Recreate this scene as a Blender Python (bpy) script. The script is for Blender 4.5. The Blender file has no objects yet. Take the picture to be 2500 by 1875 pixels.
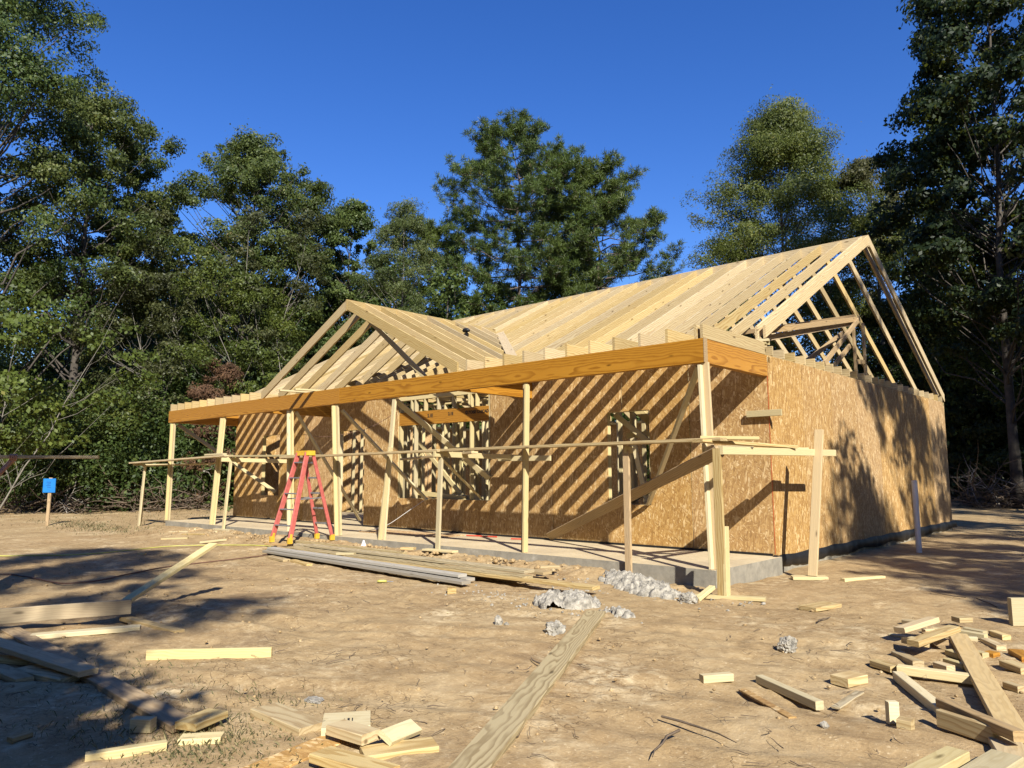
import bpy, math, random
import numpy as np
from mathutils import Vector, Matrix
random.seed(7)
RNG = np.random.default_rng(11)
SC = bpy.context.scene
COL = SC.collection
R = math.radians

# ------------------------------------------------------------------ camera, sky, sun, exposure
CAM = Vector((4.336, -10.058, 1.126))
FW = Vector((-0.66933, 0.73324, 0.11986)); RT = Vector((0.73822, 0.67455, -0.00415)); UP = Vector((0.08389, -0.08570, 0.99278))
cd = bpy.data.cameras.new('camera'); cam = bpy.data.objects.new('camera', cd); COL.objects.link(cam)
m = Matrix.Identity(4)
for i in range(3):
    m[i][0] = RT[i]; m[i][1] = UP[i]; m[i][2] = -FW[i]; m[i][3] = CAM[i]
cam.matrix_world = m
cd.sensor_width = 36; cd.lens = 26.22; cd.clip_start = 0.05; cd.clip_end = 2000
SC.camera = cam

SUN_V = Vector((0.686, -0.439, 0.580)).normalized()      # towards the sun
EL = math.asin(SUN_V.z); AZ = math.atan2(SUN_V.x, SUN_V.y)
w = bpy.data.worlds.new('World'); SC.world = w; w.use_nodes = True
nt = w.node_tree; bg = nt.nodes['Background']
sky = nt.nodes.new('ShaderNodeTexSky'); sky.sky_type = 'NISHITA'; sky.sun_disc = False
sky.sun_elevation = EL; sky.sun_rotation = AZ
sky.air_density = 1.0; sky.dust_density = 0.15; sky.ozone_density = 4.0; sky.altitude = 300
hs = nt.nodes.new('ShaderNodeHueSaturation'); hs.inputs['Saturation'].default_value = 1.27; hs.inputs['Hue'].default_value = 0.517
nt.links.new(sky.outputs[0], hs.inputs['Color']); nt.links.new(hs.outputs[0], bg.inputs[0])
bg.inputs[1].default_value = 0.098
sd = bpy.data.lights.new('sun', 'SUN'); sd.energy = 5.0; sd.angle = R(0.53); sd.color = (1.0, 0.96, 0.88)
sun = bpy.data.objects.new('sun', sd); COL.objects.link(sun)
sun.rotation_euler = SUN_V.to_track_quat('Z', 'Y').to_euler(); sun.location = (20, -15, 30)
SC.view_settings.view_transform = 'Standard'; SC.view_settings.look = 'None'
SC.view_settings.exposure = 0.9; SC.view_settings.gamma = 1.0
SC.cycles.max_bounces = 5; SC.cycles.diffuse_bounces = 2; SC.cycles.transparent_max_bounces = 4

# ------------------------------------------------------------------ materials
def newmat(name):
    mt = bpy.data.materials.new(name); mt.use_nodes = True
    t = mt.node_tree; b = t.nodes['Principled BSDF']
    return mt, t, b
def N(t, typ, **kw):
    n = t.nodes.new(typ)
    for k, v in kw.items():
        if k.startswith('i_'): n.inputs[k[2:].replace('_', ' ')].default_value = v
        else: setattr(n, k, v)
    return n
def ramp(t, fac, stops):
    r = t.nodes.new('ShaderNodeValToRGB'); e = r.color_ramp.elements
    while len(e) < len(stops): e.new(0.5)
    for i, (p, c) in enumerate(stops):
        e[i].position = p; e[i].color = (*c, 1) if len(c) == 3 else c
    t.links.new(fac, r.inputs[0]); return r.outputs[0]
def math_(t, op, a, b=None):
    n = t.nodes.new('ShaderNodeMath'); n.operation = op
    for i, v in enumerate((a, b)):
        if v is None: continue
        if isinstance(v, (int, float)): n.inputs[i].default_value = v
        else: t.links.new(v, n.inputs[i])
    return n.outputs[0]
def mix(t, fac, a, b, mode='MIX'):
    n = t.nodes.new('ShaderNodeMix'); n.data_type = 'RGBA'; n.blend_type = mode
    for s, v in ((0, fac), (6, a), (7, b)):
        if isinstance(v, (int, float)): n.inputs[s].default_value = v
        elif isinstance(v, tuple): n.inputs[s].default_value = (*v, 1)
        else: t.links.new(v, n.inputs[s])
    return n.outputs[2]
def objcoord(t, scale=(1, 1, 1), rnd=True, rot=(0, 0, 0), kind='Object'):
    tc = N(t, 'ShaderNodeTexCoord'); mp = N(t, 'ShaderNodeMapping'); mp.inputs['Scale'].default_value = scale
    mp.inputs['Rotation'].default_value = rot
    src = tc.outputs[kind]
    if rnd:
        oi = N(t, 'ShaderNodeObjectInfo'); va = N(t, 'ShaderNodeVectorMath', operation='MULTIPLY_ADD')
        c = N(t, 'ShaderNodeCombineXYZ')
        for i in range(3): t.links.new(math_(t, 'FRACT', math_(t, 'MULTIPLY', oi.outputs['Random'], (17.3, 41.7, 93.1)[i])), c.inputs[i])
        va.inputs[1].default_value = (7.0, 0.12, 0.07)
        ad = N(t, 'ShaderNodeVectorMath', operation='ADD'); ad.inputs[1].default_value = (0, -0.06, 0.03); t.links.new(src, ad.inputs[0])
        t.links.new(c.outputs[0], va.inputs[0]); t.links.new(ad.outputs[0], va.inputs[2]); src = va.outputs[0]
    t.links.new(src, mp.inputs['Vector']); return mp.outputs[0]
def noise(t, vec, scale, detail=3, rough=0.55, dist=0.0):
    n = N(t, 'ShaderNodeTexNoise'); n.inputs['Scale'].default_value = scale; n.inputs['Detail'].default_value = detail
    n.inputs['Roughness'].default_value = rough; n.inputs['Distortion'].default_value = dist
    t.links.new(vec, n.inputs['Vector']); return n.outputs['Fac']

def wood(name, light, dark, tint, freq=90.0, contrast=1.0, rough=0.6, weather=0.0, pith=0.03, knots=True, coat=0.0, vary=1.0):
    """lumber: growth rings round a pith running nearly along local X, so faces show straight and cathedral grain"""
    mt, t, b = newmat(name)
    v = objcoord(t)
    sep = N(t, 'ShaderNodeSeparateXYZ'); t.links.new(v, sep.inputs[0])
    st = N(t, 'ShaderNodeMapping'); st.inputs['Scale'].default_value = (0.7, 3.0, 3.0); t.links.new(v, st.inputs['Vector'])
    n1 = noise(t, st.outputs[0], 1.5, 2, 0.5); n2 = noise(t, st.outputs[0], 4.0, 2, 0.5)
    y = math_(t, 'ADD', sep.outputs[1], math_(t, 'MULTIPLY', math_(t, 'SUBTRACT', n1, 0.5), 0.13))
    z = math_(t, 'ADD', sep.outputs[2], math_(t, 'MULTIPLY', math_(t, 'SUBTRACT', n2, 0.5), 0.07))
    z = math_(t, 'ADD', z, math_(t, 'MULTIPLY', sep.outputs[0], pith))
    rr = math_(t, 'SQRT', math_(t, 'ADD', math_(t, 'MULTIPLY', y, y), math_(t, 'MULTIPLY', z, z)))
    f = math_(t, 'FRACT', math_(t, 'MULTIPLY', rr, freq))
    ring = ramp(t, f, [(0.0, light), (0.40, light), (0.80, dark), (0.92, dark), (1.0, light)])
    col = mix(t, contrast, light, ring)
    # broad tone drift + fine fibre
    fi = N(t, 'ShaderNodeMapping'); fi.inputs['Scale'].default_value = (3, 160, 160); t.links.new(v, fi.inputs['Vector'])
    nf = noise(t, fi.outputs[0], 1.0, 3, 0.6)
    col = mix(t, 0.35, col, ramp(t, nf, [(0.3, tuple(c * 0.72 for c in light)), (0.7, tuple(min(1, c * 1.12) for c in light))]))
    lo = N(t, 'ShaderNodeMapping'); lo.inputs['Scale'].default_value = (0.5, 2, 2); t.links.new(v, lo.inputs['Vector'])
    col = mix(t, ramp(t, noise(t, lo.outputs[0], 1.6, 3), [(0.42, (0, 0, 0)), (0.75, (0.75, 0.75, 0.75))]), col, mix(t, 0.5, col, tint))
    if knots:
        kv = N(t, 'ShaderNodeMapping'); kv.inputs['Scale'].default_value = (2.2, 7.5, 7.5); t.links.new(v, kv.inputs['Vector'])
        vo = N(t, 'ShaderNodeTexVoronoi'); vo.inputs['Scale'].default_value = 1.0; t.links.new(kv.outputs[0], vo.inputs['Vector'])
        k = ramp(t, vo.outputs['Distance'], [(0.05, (1, 1, 1)), (0.13, (0, 0, 0))])
        col = mix(t, math_(t, 'MULTIPLY', k, 0.8), col, tuple(c * 0.35 for c in dark))
    if weather > 0:
        wn = noise(t, fi.outputs[0], 0.25, 4, 0.65)
        col = mix(t, math_(t, 'MULTIPLY', ramp(t, wn, [(0.3, (0, 0, 0)), (0.65, (1, 1, 1))]), weather), col, (0.30, 0.255, 0.18))
    oi = N(t, 'ShaderNodeObjectInfo')
    hv = N(t, 'ShaderNodeHueSaturation'); t.links.new(col, hv.inputs['Color'])
    t.links.new(math_(t, 'ADD', math_(t, 'MULTIPLY', oi.outputs['Random'], 0.40 * vary), 0.98 - 0.20 * vary), hv.inputs['Value'])
    t.links.new(math_(t, 'ADD', math_(t, 'MULTIPLY', math_(t, 'FRACT', math_(t, 'MULTIPLY', oi.outputs['Random'], 57.7)), 0.25 * vary), 1.0 - 0.14 * vary), hv.inputs['Saturation'])
    t.links.new(hv.outputs[0], b.inputs['Base Color'])
    b.inputs['Roughness'].default_value = rough; b.inputs['Specular IOR Level'].default_value = 0.2
    bp = N(t, 'ShaderNodeBump'); bp.inputs['Strength'].default_value = 0.25; bp.inputs['Distance'].default_value = 0.002
    t.links.new(nf, bp.inputs['Height']); t.links.new(bp.outputs[0], b.inputs['Normal'])
    if coat: b.inputs['Coat Weight'].default_value = coat; b.inputs['Coat Roughness'].default_value = 0.35
    return mt
M = {}
M['spf'] = wood('pale_lumber', (0.54, 0.445, 0.24), (0.38, 0.275, 0.115), (0.48, 0.38, 0.19), 60, 0.5)
M['pine'] = wood('yellow_pine', (0.50, 0.385, 0.195), (0.27, 0.155, 0.05), (0.41, 0.285, 0.13), 36, 0.85)
M['treated'] = wood('treated_lumber', (0.45, 0.36, 0.20), (0.18, 0.12, 0.05), (0.40, 0.325, 0.19), 50, 1.0, pith=0.02)
M['weathered'] = wood('weathered_lumber', (0.43, 0.29, 0.14), (0.20, 0.12, 0.05), (0.34, 0.235, 0.12), 50, 0.9, 0.75, 0.3)
M['grey'] = wood('grey_board', (0.50, 0.37, 0.19), (0.30, 0.20, 0.09), (0.42, 0.315, 0.17), 60, 0.6, 0.7, 0.22)
M['silver'] = wood('silvered_board', (0.36, 0.33, 0.275), (0.20, 0.175, 0.135), (0.30, 0.28, 0.24), 60, 0.7, 0.8, 0.5)
M['lvl'] = wood('laminated_veneer', (0.42, 0.20, 0.030), (0.20, 0.072, 0.008), (0.35, 0.155, 0.022), 36, 1.0, 0.5, pith=0.012, vary=0.25)

def osb(name, flat=False):
    mt, t, b = newmat(name)
    base = objcoord(t)
    cols = [(0.0, (0.15, 0.078, 0.025)), (0.22, (0.31, 0.175, 0.054)), (0.6, (0.43, 0.268, 0.094)), (0.82, (0.57, 0.395, 0.17)), (1.0, (0.76, 0.60, 0.34))]
    out = None
    for i, (ang, s, str_) in enumerate(((20, 52, 3.6), (75, 46, 4.2), (-42, 56, 3.8), (82, 42, 3.6))):
        a = N(t, 'ShaderNodeMapping'); a.inputs['Rotation'].default_value = (0, R(ang), 0); a.inputs['Location'].default_value = (i * 3.1, i * 1.7, i * 5.3)
        t.links.new(base, a.inputs['Vector'])
        c = N(t, 'ShaderNodeMapping'); c.inputs['Scale'].default_value = (s / str_, s * 0.4, s) ; t.links.new(a.outputs[0], c.inputs['Vector'])
        v = N(t, 'ShaderNodeTexVoronoi'); v.inputs['Scale'].default_value = 1.0; t.links.new(c.outputs[0], v.inputs['Vector'])
        sp = N(t, 'ShaderNodeSeparateXYZ'); t.links.new(v.outputs['Color'], sp.inputs[0])
        col = ramp(t, sp.outputs[0], cols)
        col = mix(t, ramp(t, v.outputs['Distance'], [(0.35, (0, 0, 0)), (0.75, (0.55, 0.55, 0.55))]), col, (0.22, 0.11, 0.04))
        out = col if out is None else mix(t, math_(t, 'GREATER_THAN', sp.outputs[1], 0.5), out, col)
    gr = N(t, 'ShaderNodeMapping'); gr.inputs['Scale'].default_value = (30, 30, 9); t.links.new(base, gr.inputs['Vector'])
    g = noise(t, gr.outputs[0], 4, 4, 0.6)
    out = mix(t, 0.3, out, ramp(t, g, [(0.3, (0.27, 0.14, 0.04)), (0.7, (0.62, 0.40, 0.155))]))
    big = noise(t, base, 0.9, 3)
    out = mix(t, math_(t, 'MULTIPLY', big, 0.25), out, (0.40, 0.23, 0.085))
    oi = N(t, 'ShaderNodeObjectInfo'); hv = N(t, 'ShaderNodeHueSaturation'); t.links.new(out, hv.inputs['Color'])
    t.links.new(math_(t, 'ADD', math_(t, 'MULTIPLY', oi.outputs['Random'], 0.28), 0.86), hv.inputs['Value']); t.links.new(math_(t, 'ADD', math_(t, 'MULTIPLY', math_(t, 'FRACT', math_(t, 'MULTIPLY', oi.outputs['Random'], 13.7)), 0.15), 0.88), hv.inputs['Saturation'])
    t.links.new(hv.outputs[0], b.inputs['Base Color']); b.inputs['Roughness'].default_value = 0.7; b.inputs['Specular IOR Level'].default_value = 0.15
    bp = N(t, 'ShaderNodeBump'); bp.inputs['Strength'].default_value = 0.35; bp.inputs['Distance'].default_value = 0.003
    t.links.new(g, bp.inputs['Height']); t.links.new(bp.outputs[0], b.inputs['Normal'])
    return mt
M['osb'] = osb('strand_board')

def simple(name, col, rough=0.6, var=0.25, scale=6.0, metal=0.0, bump=0.0, dark=None):
    mt, t, b = newmat(name)
    v = objcoord(t, rnd=False)
    n = noise(t, v, scale, 5, 0.6)
    lo = dark or tuple(c * (1 - var) for c in col)
    hi = tuple(min(1, c * (1 + var * 0.6)) for c in col)
    t.links.new(ramp(t, n, [(0.3, lo), (0.7, hi)]), b.inputs['Base Color'])
    b.inputs['Roughness'].default_value = rough; b.inputs['Metallic'].default_value = metal
    if bump:
        bp = N(t, 'ShaderNodeBump'); bp.inputs['Strength'].default_value = bump; bp.inputs['Distance'].default_value = 0.02
        t.links.new(noise(t, v, scale * 4, 5, 0.65), bp.inputs['Height']); t.links.new(bp.outputs[0], b.inputs['Normal'])
    return mt
M['rubble'] = simple('broken_concrete', (0.37, 0.335, 0.27), 0.95, 0.6, 16, bump=1.0)
M['black'] = simple('black_plastic', (0.006, 0.006, 0.007), 0.6, 0.4, 9, bump=0.15)
M['ink'] = simple('black_ink', (0.012, 0.012, 0.012), 0.7)
M['red_fg'] = simple('red_fibreglass', (0.41, 0.095, 0.075), 0.55, 0.25, 12)
M['yellow'] = simple('yellow_plastic', (0.60, 0.36, 0.03), 0.5, 0.2, 14)
M['alu'] = simple('dull_aluminium', (0.36, 0.37, 0.38), 0.45, 0.3, 16, metal=0.7)
M['sticker'] = simple('white_sticker', (0.72, 0.70, 0.68), 0.5, 0.1)
M['blue'] = simple('blue_board', (0.010, 0.16, 0.46), 0.5, 0.12, 8)
M['blueink'] = simple('dark_blue_marks', (0.006, 0.07, 0.27), 0.6)
M['pvc'] = simple('white_pvc', (0.66, 0.66, 0.66), 0.35, 0.08, 5)
M['orange_edge'] = simple('orange_paint', (0.55, 0.12, 0.035), 0.6)
M['hose'] = simple('yellow_hose', (0.42, 0.40, 0.09), 0.5, 0.2, 3)
M['cord'] = simple('brown_cord', (0.13, 0.065, 0.04), 0.6, 0.2, 3)
M['wire'] = simple('white_wire', (0.62, 0.6, 0.55), 0.5, 0.1)
M['skin'] = simple('skin', (0.34, 0.17, 0.105), 0.5, 0.12, 14)
M['shirt'] = simple('grey_shirt', (0.10, 0.10, 0.11), 0.9, 0.2, 6, bump=0.3)
M['jeans'] = simple('blue_jeans', (0.05, 0.075, 0.13), 0.9, 0.25, 8, bump=0.3)
M['boot'] = simple('brown_boot', (0.10, 0.06, 0.035), 0.8)
M['hair'] = simple('dark_hair', (0.02, 0.014, 0.01), 0.8)
M['twig'] = simple('dead_twig', (0.12, 0.085, 0.055), 0.9, 0.4, 9)
M['paletwig'] = simple('pale_dead_branch', (0.33, 0.29, 0.24), 0.9, 0.3, 5)
M['redstick'] = simple('red_marker', (0.55, 0.06, 0.03), 0.5)

def concrete():
    mt, t, b = newmat('concrete')
    v = objcoord(t, rnd=False)
    a = noise(t, v, 1.1, 5, 0.62); c = noise(t, v, 14, 5, 0.65); sep = N(t, 'ShaderNodeSeparateXYZ'); t.links.new(v, sep.inputs[0])
    col = ramp(t, a, [(0.3, (0.38, 0.28, 0.145)), (0.55, (0.55, 0.425, 0.225)), (0.75, (0.62, 0.505, 0.30))])
    col = mix(t, 0.3, col, ramp(t, c, [(0.3, (0.26, 0.23, 0.19)), (0.7, (0.58, 0.53, 0.45))]))
    # cast sides: plain grey cement, the top is dusted with sand and sawdust
    geo = N(t, 'ShaderNodeNewGeometry'); sn = N(t, 'ShaderNodeSeparateXYZ'); t.links.new(geo.outputs['Normal'], sn.inputs[0])
    side = math_(t, 'LESS_THAN', sn.outputs[2], 0.5)
    col = mix(t, side, col, ramp(t, noise(t, v, 5, 6, 0.7), [(0.3, (0.18, 0.163, 0.13)), (0.6, (0.29, 0.262, 0.205)), (0.8, (0.48, 0.44, 0.36))]))
    t.links.new(col, b.inputs['Base Color']); b.inputs['Roughness'].default_value = 0.9; b.inputs['Specular IOR Level'].default_value = 0.15
    bp = N(t, 'ShaderNodeBump'); bp.inputs['Strength'].default_value = 0.4; bp.inputs['Distance'].default_value = 0.01
    t.links.new(c, bp.inputs['Height']); t.links.new(bp.outputs[0], b.inputs['Normal'])
    return mt
M['concrete'] = concrete()

def dirt():
    mt, t, b = newmat('bare_dirt')
    v = objcoord(t, rnd=False)
    big = noise(t, v, 0.35, 4, 0.6); med = noise(t, v, 1.7, 6, 0.66, 0.6); fine = noise(t, v, 11, 6, 0.7, 0.4); grit = noise(t, v, 60, 4, 0.7)
    col = ramp(t, med, [(0.28, (0.185, 0.116, 0.050)), (0.45, (0.30, 0.203, 0.093)), (0.58, (0.40, 0.282, 0.137)), (0.74, (0.56, 0.428, 0.238))])
    col = mix(t, 0.44, col, ramp(t, fine, [(0.28, (0.15, 0.094, 0.042)), (0.52, (0.345, 0.240, 0.113)), (0.75, (0.57, 0.435, 0.245))]))
    col = mix(t, 0.14, col, ramp(t, grit, [(0.3, (0.15, 0.09, 0.045)), (0.7, (0.54, 0.42, 0.28))]))
    # richer brown soil towards the right of the house, paler dust on the left
    col = mix(t, ramp(t, big, [(0.40, (0, 0, 0)), (0.68, (0.55, 0.55, 0.55))]), col, mix(t, 0.5, col, (0.26, 0.15, 0.068)))
    # thin dark cracks and rootlets
    wv = N(t, 'ShaderNodeMapping'); wv.inputs['Scale'].default_value = (1, 1.6, 1); t.links.new(v, wv.inputs['Vector'])
    vo = N(t, 'ShaderNodeTexVoronoi', feature='DISTANCE_TO_EDGE'); vo.inputs['Scale'].default_value = 2.6
    ds = N(t, 'ShaderNodeVectorMath', operation='MULTIPLY_ADD'); nn = N(t, 'ShaderNodeTexNoise'); nn.inputs['Scale'].default_value = 3.0; nn.inputs['Detail'].default_value = 5
    t.links.new(wv.outputs[0], nn.inputs['Vector']); t.links.new(nn.outputs['Color'], ds.inputs[0]); ds.inputs[1].default_value = (0.9, 0.9, 0.9); t.links.new(wv.outputs[0], ds.inputs[2])
    t.links.new(ds.outputs[0], vo.inputs['Vector'])
    crack = math_(t, 'MULTIPLY', ramp(t, vo.outputs['Distance'], [(0.0, (1, 1, 1)), (0.022, (0, 0, 0))]), ramp(t, noise(t, v, 0.8, 3), [(0.46, (0, 0, 0)), (0.60, (0.8, 0.8, 0.8))]))
    col = mix(t, crack, col, (0.12, 0.072, 0.035))
    speck = ramp(t, noise(t, v, 24, 5, 0.72), [(0.56, (0, 0, 0)), (0.66, (0.75, 0.75, 0.75))]); col = mix(t, math_(t, 'MULTIPLY', speck, ramp(t, med, [(0.35, (1, 1, 1)), (0.6, (0.35, 0.35, 0.35))])), col, (0.13, 0.082, 0.040))
    pale = ramp(t, noise(t, v, 34, 4, 0.7, 0.3), [(0.60, (0, 0, 0)), (0.70, (0.6, 0.6, 0.6))]); col = mix(t, pale, col, (0.66, 0.53, 0.33))
    dust = math_(t, 'MULTIPLY', ramp(t, noise(t, v, 0.75, 5, 0.7, 0.8), [(0.52, (0, 0, 0)), (0.70, (1, 1, 1))]), ramp(t, fine, [(0.42, (0, 0, 0)), (0.62, (0.8, 0.8, 0.8))]))
    col = mix(t, dust, col, (0.66, 0.54, 0.335))
    damp = math_(t, 'MULTIPLY', ramp(t, noise(t, v, 0.55, 4, 0.65, 1.2), [(0.55, (0, 0, 0)), (0.72, (0.55, 0.55, 0.55))]), ramp(t, fine, [(0.3, (1, 1, 1)), (0.6, (0.3, 0.3, 0.3))]))
    col = mix(t, damp, col, (0.17, 0.115, 0.066))
    t.links.new(col, b.inputs['Base Color']); b.inputs['Roughness'].default_value = 0.95
    b.inputs['Specular IOR Level'].default_value = 0.15
    h = math_(t, 'ADD', math_(t, 'MULTIPLY', fine, 0.6), math_(t, 'MULTIPLY', grit, 0.25))
    h = math_(t, 'SUBTRACT', h, math_(t, 'MULTIPLY', crack, 0.3))
    bp = N(t, 'ShaderNodeBump'); bp.inputs['Strength'].default_value = 0.6; bp.inputs['Distance'].default_value = 0.03
    t.links.new(h, bp.inputs['Height']); t.links.new(bp.outputs[0], b.inputs['Normal'])
    return mt
M['dirt'] = dirt()

def leafmat(name, cols, rough=0.5, trans=0.38, spec=0.3):
    """leaf hue varies leaf by leaf (a 'tint' value per face) and tree by tree"""
    mt, t, b = newmat(name)
    at = N(t, 'ShaderNodeAttribute', attribute_name='tint')
    oi = N(t, 'ShaderNodeObjectInfo')
    col = ramp(t, at.outputs['Fac'], cols)
    hv = N(t, 'ShaderNodeHueSaturation'); t.links.new(col, hv.inputs['Color'])
    t.links.new(math_(t, 'ADD', math_(t, 'MULTIPLY', oi.outputs['Random'], 0.03), 0.487), hv.inputs['Hue'])
    t.links.new(math_(t, 'ADD', math_(t, 'MULTIPLY', math_(t, 'FRACT', math_(t, 'MULTIPLY', oi.outputs['Random'], 31.3)), 0.3), 0.85), hv.inputs['Value'])
    t.links.new(hv.outputs[0], b.inputs['Base Color'])
    b.inputs['Roughness'].default_value = rough; b.inputs['Specular IOR Level'].default_value = spec
    tr = N(t, 'ShaderNodeBsdfTranslucent'); t.links.new(mix(t, 0.5, hv.outputs[0], (0.16, 0.17, 0.02)), tr.inputs['Color'])
    ms = N(t, 'ShaderNodeMixShader'); ms.inputs[0].default_value = trans
    t.links.new(b.outputs[0], ms.inputs[1]); t.links.new(tr.outputs[0], ms.inputs[2])
    t.links.new(ms.outputs[0], t.nodes['Material Output'].inputs['Surface'])
    return mt
M['leaf'] = leafmat('oak_leaves', [(0.0, (0.026, 0.044, 0.011)), (0.5, (0.070, 0.098, 0.023)), (0.85, (0.125, 0.152, 0.035)), (1.0, (0.18, 0.18, 0.05))])
M['leaf_pale'] = leafmat('pale_leaves', [(0.0, (0.045, 0.065, 0.018)), (0.5, (0.090, 0.120, 0.035)), (0.9, (0.15, 0.17, 0.055)), (1.0, (0.24, 0.22, 0.09))])
M['leaf_yellow'] = leafmat('yellowing_leaves', [(0.0, (0.050, 0.070, 0.014)), (0.5, (0.100, 0.132, 0.024)), (0.85, (0.16, 0.180, 0.034)), (1.0, (0.23, 0.20, 0.045))])
M['leaf_olive'] = leafmat('olive_leaves', [(0.0, (0.045, 0.045, 0.018)), (0.5, (0.080, 0.085, 0.028)), (0.85, (0.125, 0.120, 0.040)), (1.0, (0.20, 0.14, 0.06))])
M['leaf_dark'] = leafmat('dark_leaves', [(0.0, (0.012, 0.022, 0.008)), (0.5, (0.026, 0.042, 0.013)), (0.85, (0.048, 0.066, 0.020)), (1.0, (0.07, 0.085, 0.03))])
M['needle'] = leafmat('pine_needles', [(0.0, (0.042, 0.062, 0.013)), (0.5, (0.084, 0.110, 0.020)), (0.9, (0.11, 0.145, 0.036)), (1.0, (0.17, 0.12, 0.05))], 0.45, 0.25)
M['dead'] = leafmat('dead_brown_leaves', [(0.0, (0.07, 0.032, 0.020)), (0.5, (0.14, 0.065, 0.038)), (1.0, (0.22, 0.11, 0.06))], 0.8, 0.2)
M['grass'] = leafmat('grass_blades', [(0.0, (0.06, 0.065, 0.028)), (0.5, (0.13, 0.125, 0.055)), (1.0, (0.34, 0.27, 0.14))], 0.6, 0.3)
M['bark'] = simple('grey_bark', (0.075, 0.062, 0.048), 0.95, 0.5, 5, bump=0.8)
M['palebark'] = simple('pale_bark', (0.19, 0.17, 0.135), 0.9, 0.4, 4, bump=0.4)
M['pinebark'] = simple('pine_bark', (0.105, 0.078, 0.06), 0.95, 0.5, 6, bump=0.9)

# ------------------------------------------------------------------ helpers
def link(name, mesh, mat=None, parent=None, loc=None):
    o = bpy.data.objects.new(name, mesh); COL.objects.link(o)
    if mat is not None and mesh is not None and not mesh.materials: mesh.materials.append(mat)
    if parent is not None: o.parent = parent
    if loc is not None: o.location = loc
    return o
def tag(o, label=None, cat=None, group=None, kind=None):
    for k, v in (('label', label), ('category', cat), ('group', group), ('kind', kind)):
        if v: o[k] = v
    return o
def thing(name, label, cat, loc=(0, 0, 0), rz=0.0, group=None):
    o = bpy.data.objects.new(name, None); COL.objects.link(o); o.location = loc; o.rotation_euler = (0, 0, rz); o.empty_display_size = 0.2
    return tag(o, label, cat, group)
class MB:
    """collects vertices and faces for ONE mesh"""
    def __init__(s): s.v = []; s.f = []
    def add(s, vs, fs):
        n = len(s.v); s.v += [tuple(v) for v in vs]; s.f += [tuple(i + n for i in f) for f in fs]; return s
    def box(s, c, d, rot=None, taper=1.0):
        c = Vector(c); out = []
        for x, y, z in ((-1, -1, -1), (1, -1, -1), (1, 1, -1), (-1, 1, -1), (-1, -1, 1), (1, -1, 1), (1, 1, 1), (-1, 1, 1)):
            k = taper if z > 0 else 1
            p = Vector((x * d[0] / 2 * k, y * d[1] / 2 * k, z * d[2] / 2))
            if rot is not None: p = rot @ p
            out.append(c + p)
        return s.add(out, [(3, 2, 1, 0), (4, 5, 6, 7), (0, 1, 5, 4), (1, 2, 6, 5), (2, 3, 7, 6), (3, 0, 4, 7)])
    def tube(s, pts, rad, k=6, cap=True):
        pts = [Vector(p) for p in pts]; rad = [rad] * len(pts) if isinstance(rad, (int, float)) else rad
        n = len(pts); vs = []; ref = None
        for i, p in enumerate(pts):
            d = (pts[min(i + 1, n - 1)] - pts[max(i - 1, 0)]).normalized()
            if ref is None: ref = d.orthogonal().normalized()
            ref = (ref - d * ref.dot(d)); ref = ref.normalized() if ref.length > 1e-6 else d.orthogonal().normalized()
            q = d.cross(ref)
            for j in range(k):
                a = 2 * math.pi * j / k; vs.append(p + (ref * math.cos(a) + q * math.sin(a)) * rad[i])
        fs = [(i * k + j, i * k + (j + 1) % k, (i + 1) * k + (j + 1) % k, (i + 1) * k + j) for i in range(n - 1) for j in range(k)]
        if cap: fs += [tuple(range(k))[::-1], tuple((n - 1) * k + j for j in range(k))]
        return s.add(vs, fs)
    def mesh(s, name, smooth=False):
        me = bpy.data.meshes.new(name); me.from_pydata(s.v, [], s.f); me.update()
        if smooth: me.polygons.foreach_set('use_smooth', [True] * len(me.polygons))
        return me
    def build(s, name, mat, parent=None, loc=None, smooth=False): return link(name, s.mesh(name, smooth), mat, parent, loc)

_bc = {}
def board_mesh(L, w, t, k0=0.0, k1=0.0, ch=0.0035):
    """a board along local X, height w along Z, thickness t along Y, eased long edges; k0/k1 slant the end cuts (x shift per z)"""
    key = tuple(round(x, 3) for x in (L, w, t, k0, k1, ch))
    if key in _bc: return _bc[key]
    h, u = w / 2, t / 2; c = min(ch, u * 0.4, h * 0.4)
    sec = [(-u + c, -h), (u - c, -h), (u, -h + c), (u, h - c), (u - c, h), (-u + c, h), (-u, h - c), (-u, -h + c)]
    vs = [(-L / 2 + k0 * z, y, z) for y, z in sec] + [(L / 2 + k1 * z, y, z) for y, z in sec]
    fs = [(i, (i + 1) % 8, 8 + (i + 1) % 8, 8 + i)[::-1] for i in range(8)] + [tuple(range(8)), tuple(range(15, 7, -1))]
    me = bpy.data.meshes.new('board'); me.from_pydata(vs, [], fs); me.update(); _bc[key] = me
    return me
def board(name, p0, p1, w, t, mat, parent=None, up=(0, 0, 1), k0=0.0, k1=0.0, roll=0.0, ch=0.0035):
    p0 = Vector(p0); p1 = Vector(p1); d = p1 - p0; L = d.length; x = d.normalized(); up = Vector(up)
    z = (up - x * up.dot(x)).normalized(); y = z.cross(x)
    if roll: q = Matrix.Rotation(roll, 3, x); z = q @ z; y = q @ y
    me = board_mesh(L, w, t, k0, k1, ch)
    if me.materials and me.materials[0] != mat: me = me.copy(); me.materials.clear(); _bc[(id(mat), id(me))] = me
    o = link(name, me, mat, parent)
    mm = Matrix.Identity(4)
    for i in range(3): mm[i][0] = x[i]; mm[i][1] = y[i]; mm[i][2] = z[i]; mm[i][3] = ((p0 + p1) / 2)[i]
    o.matrix_basis = mm if parent is None or parent.type == 'EMPTY' else parent.matrix_basis.inverted() @ mm
    return o

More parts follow.
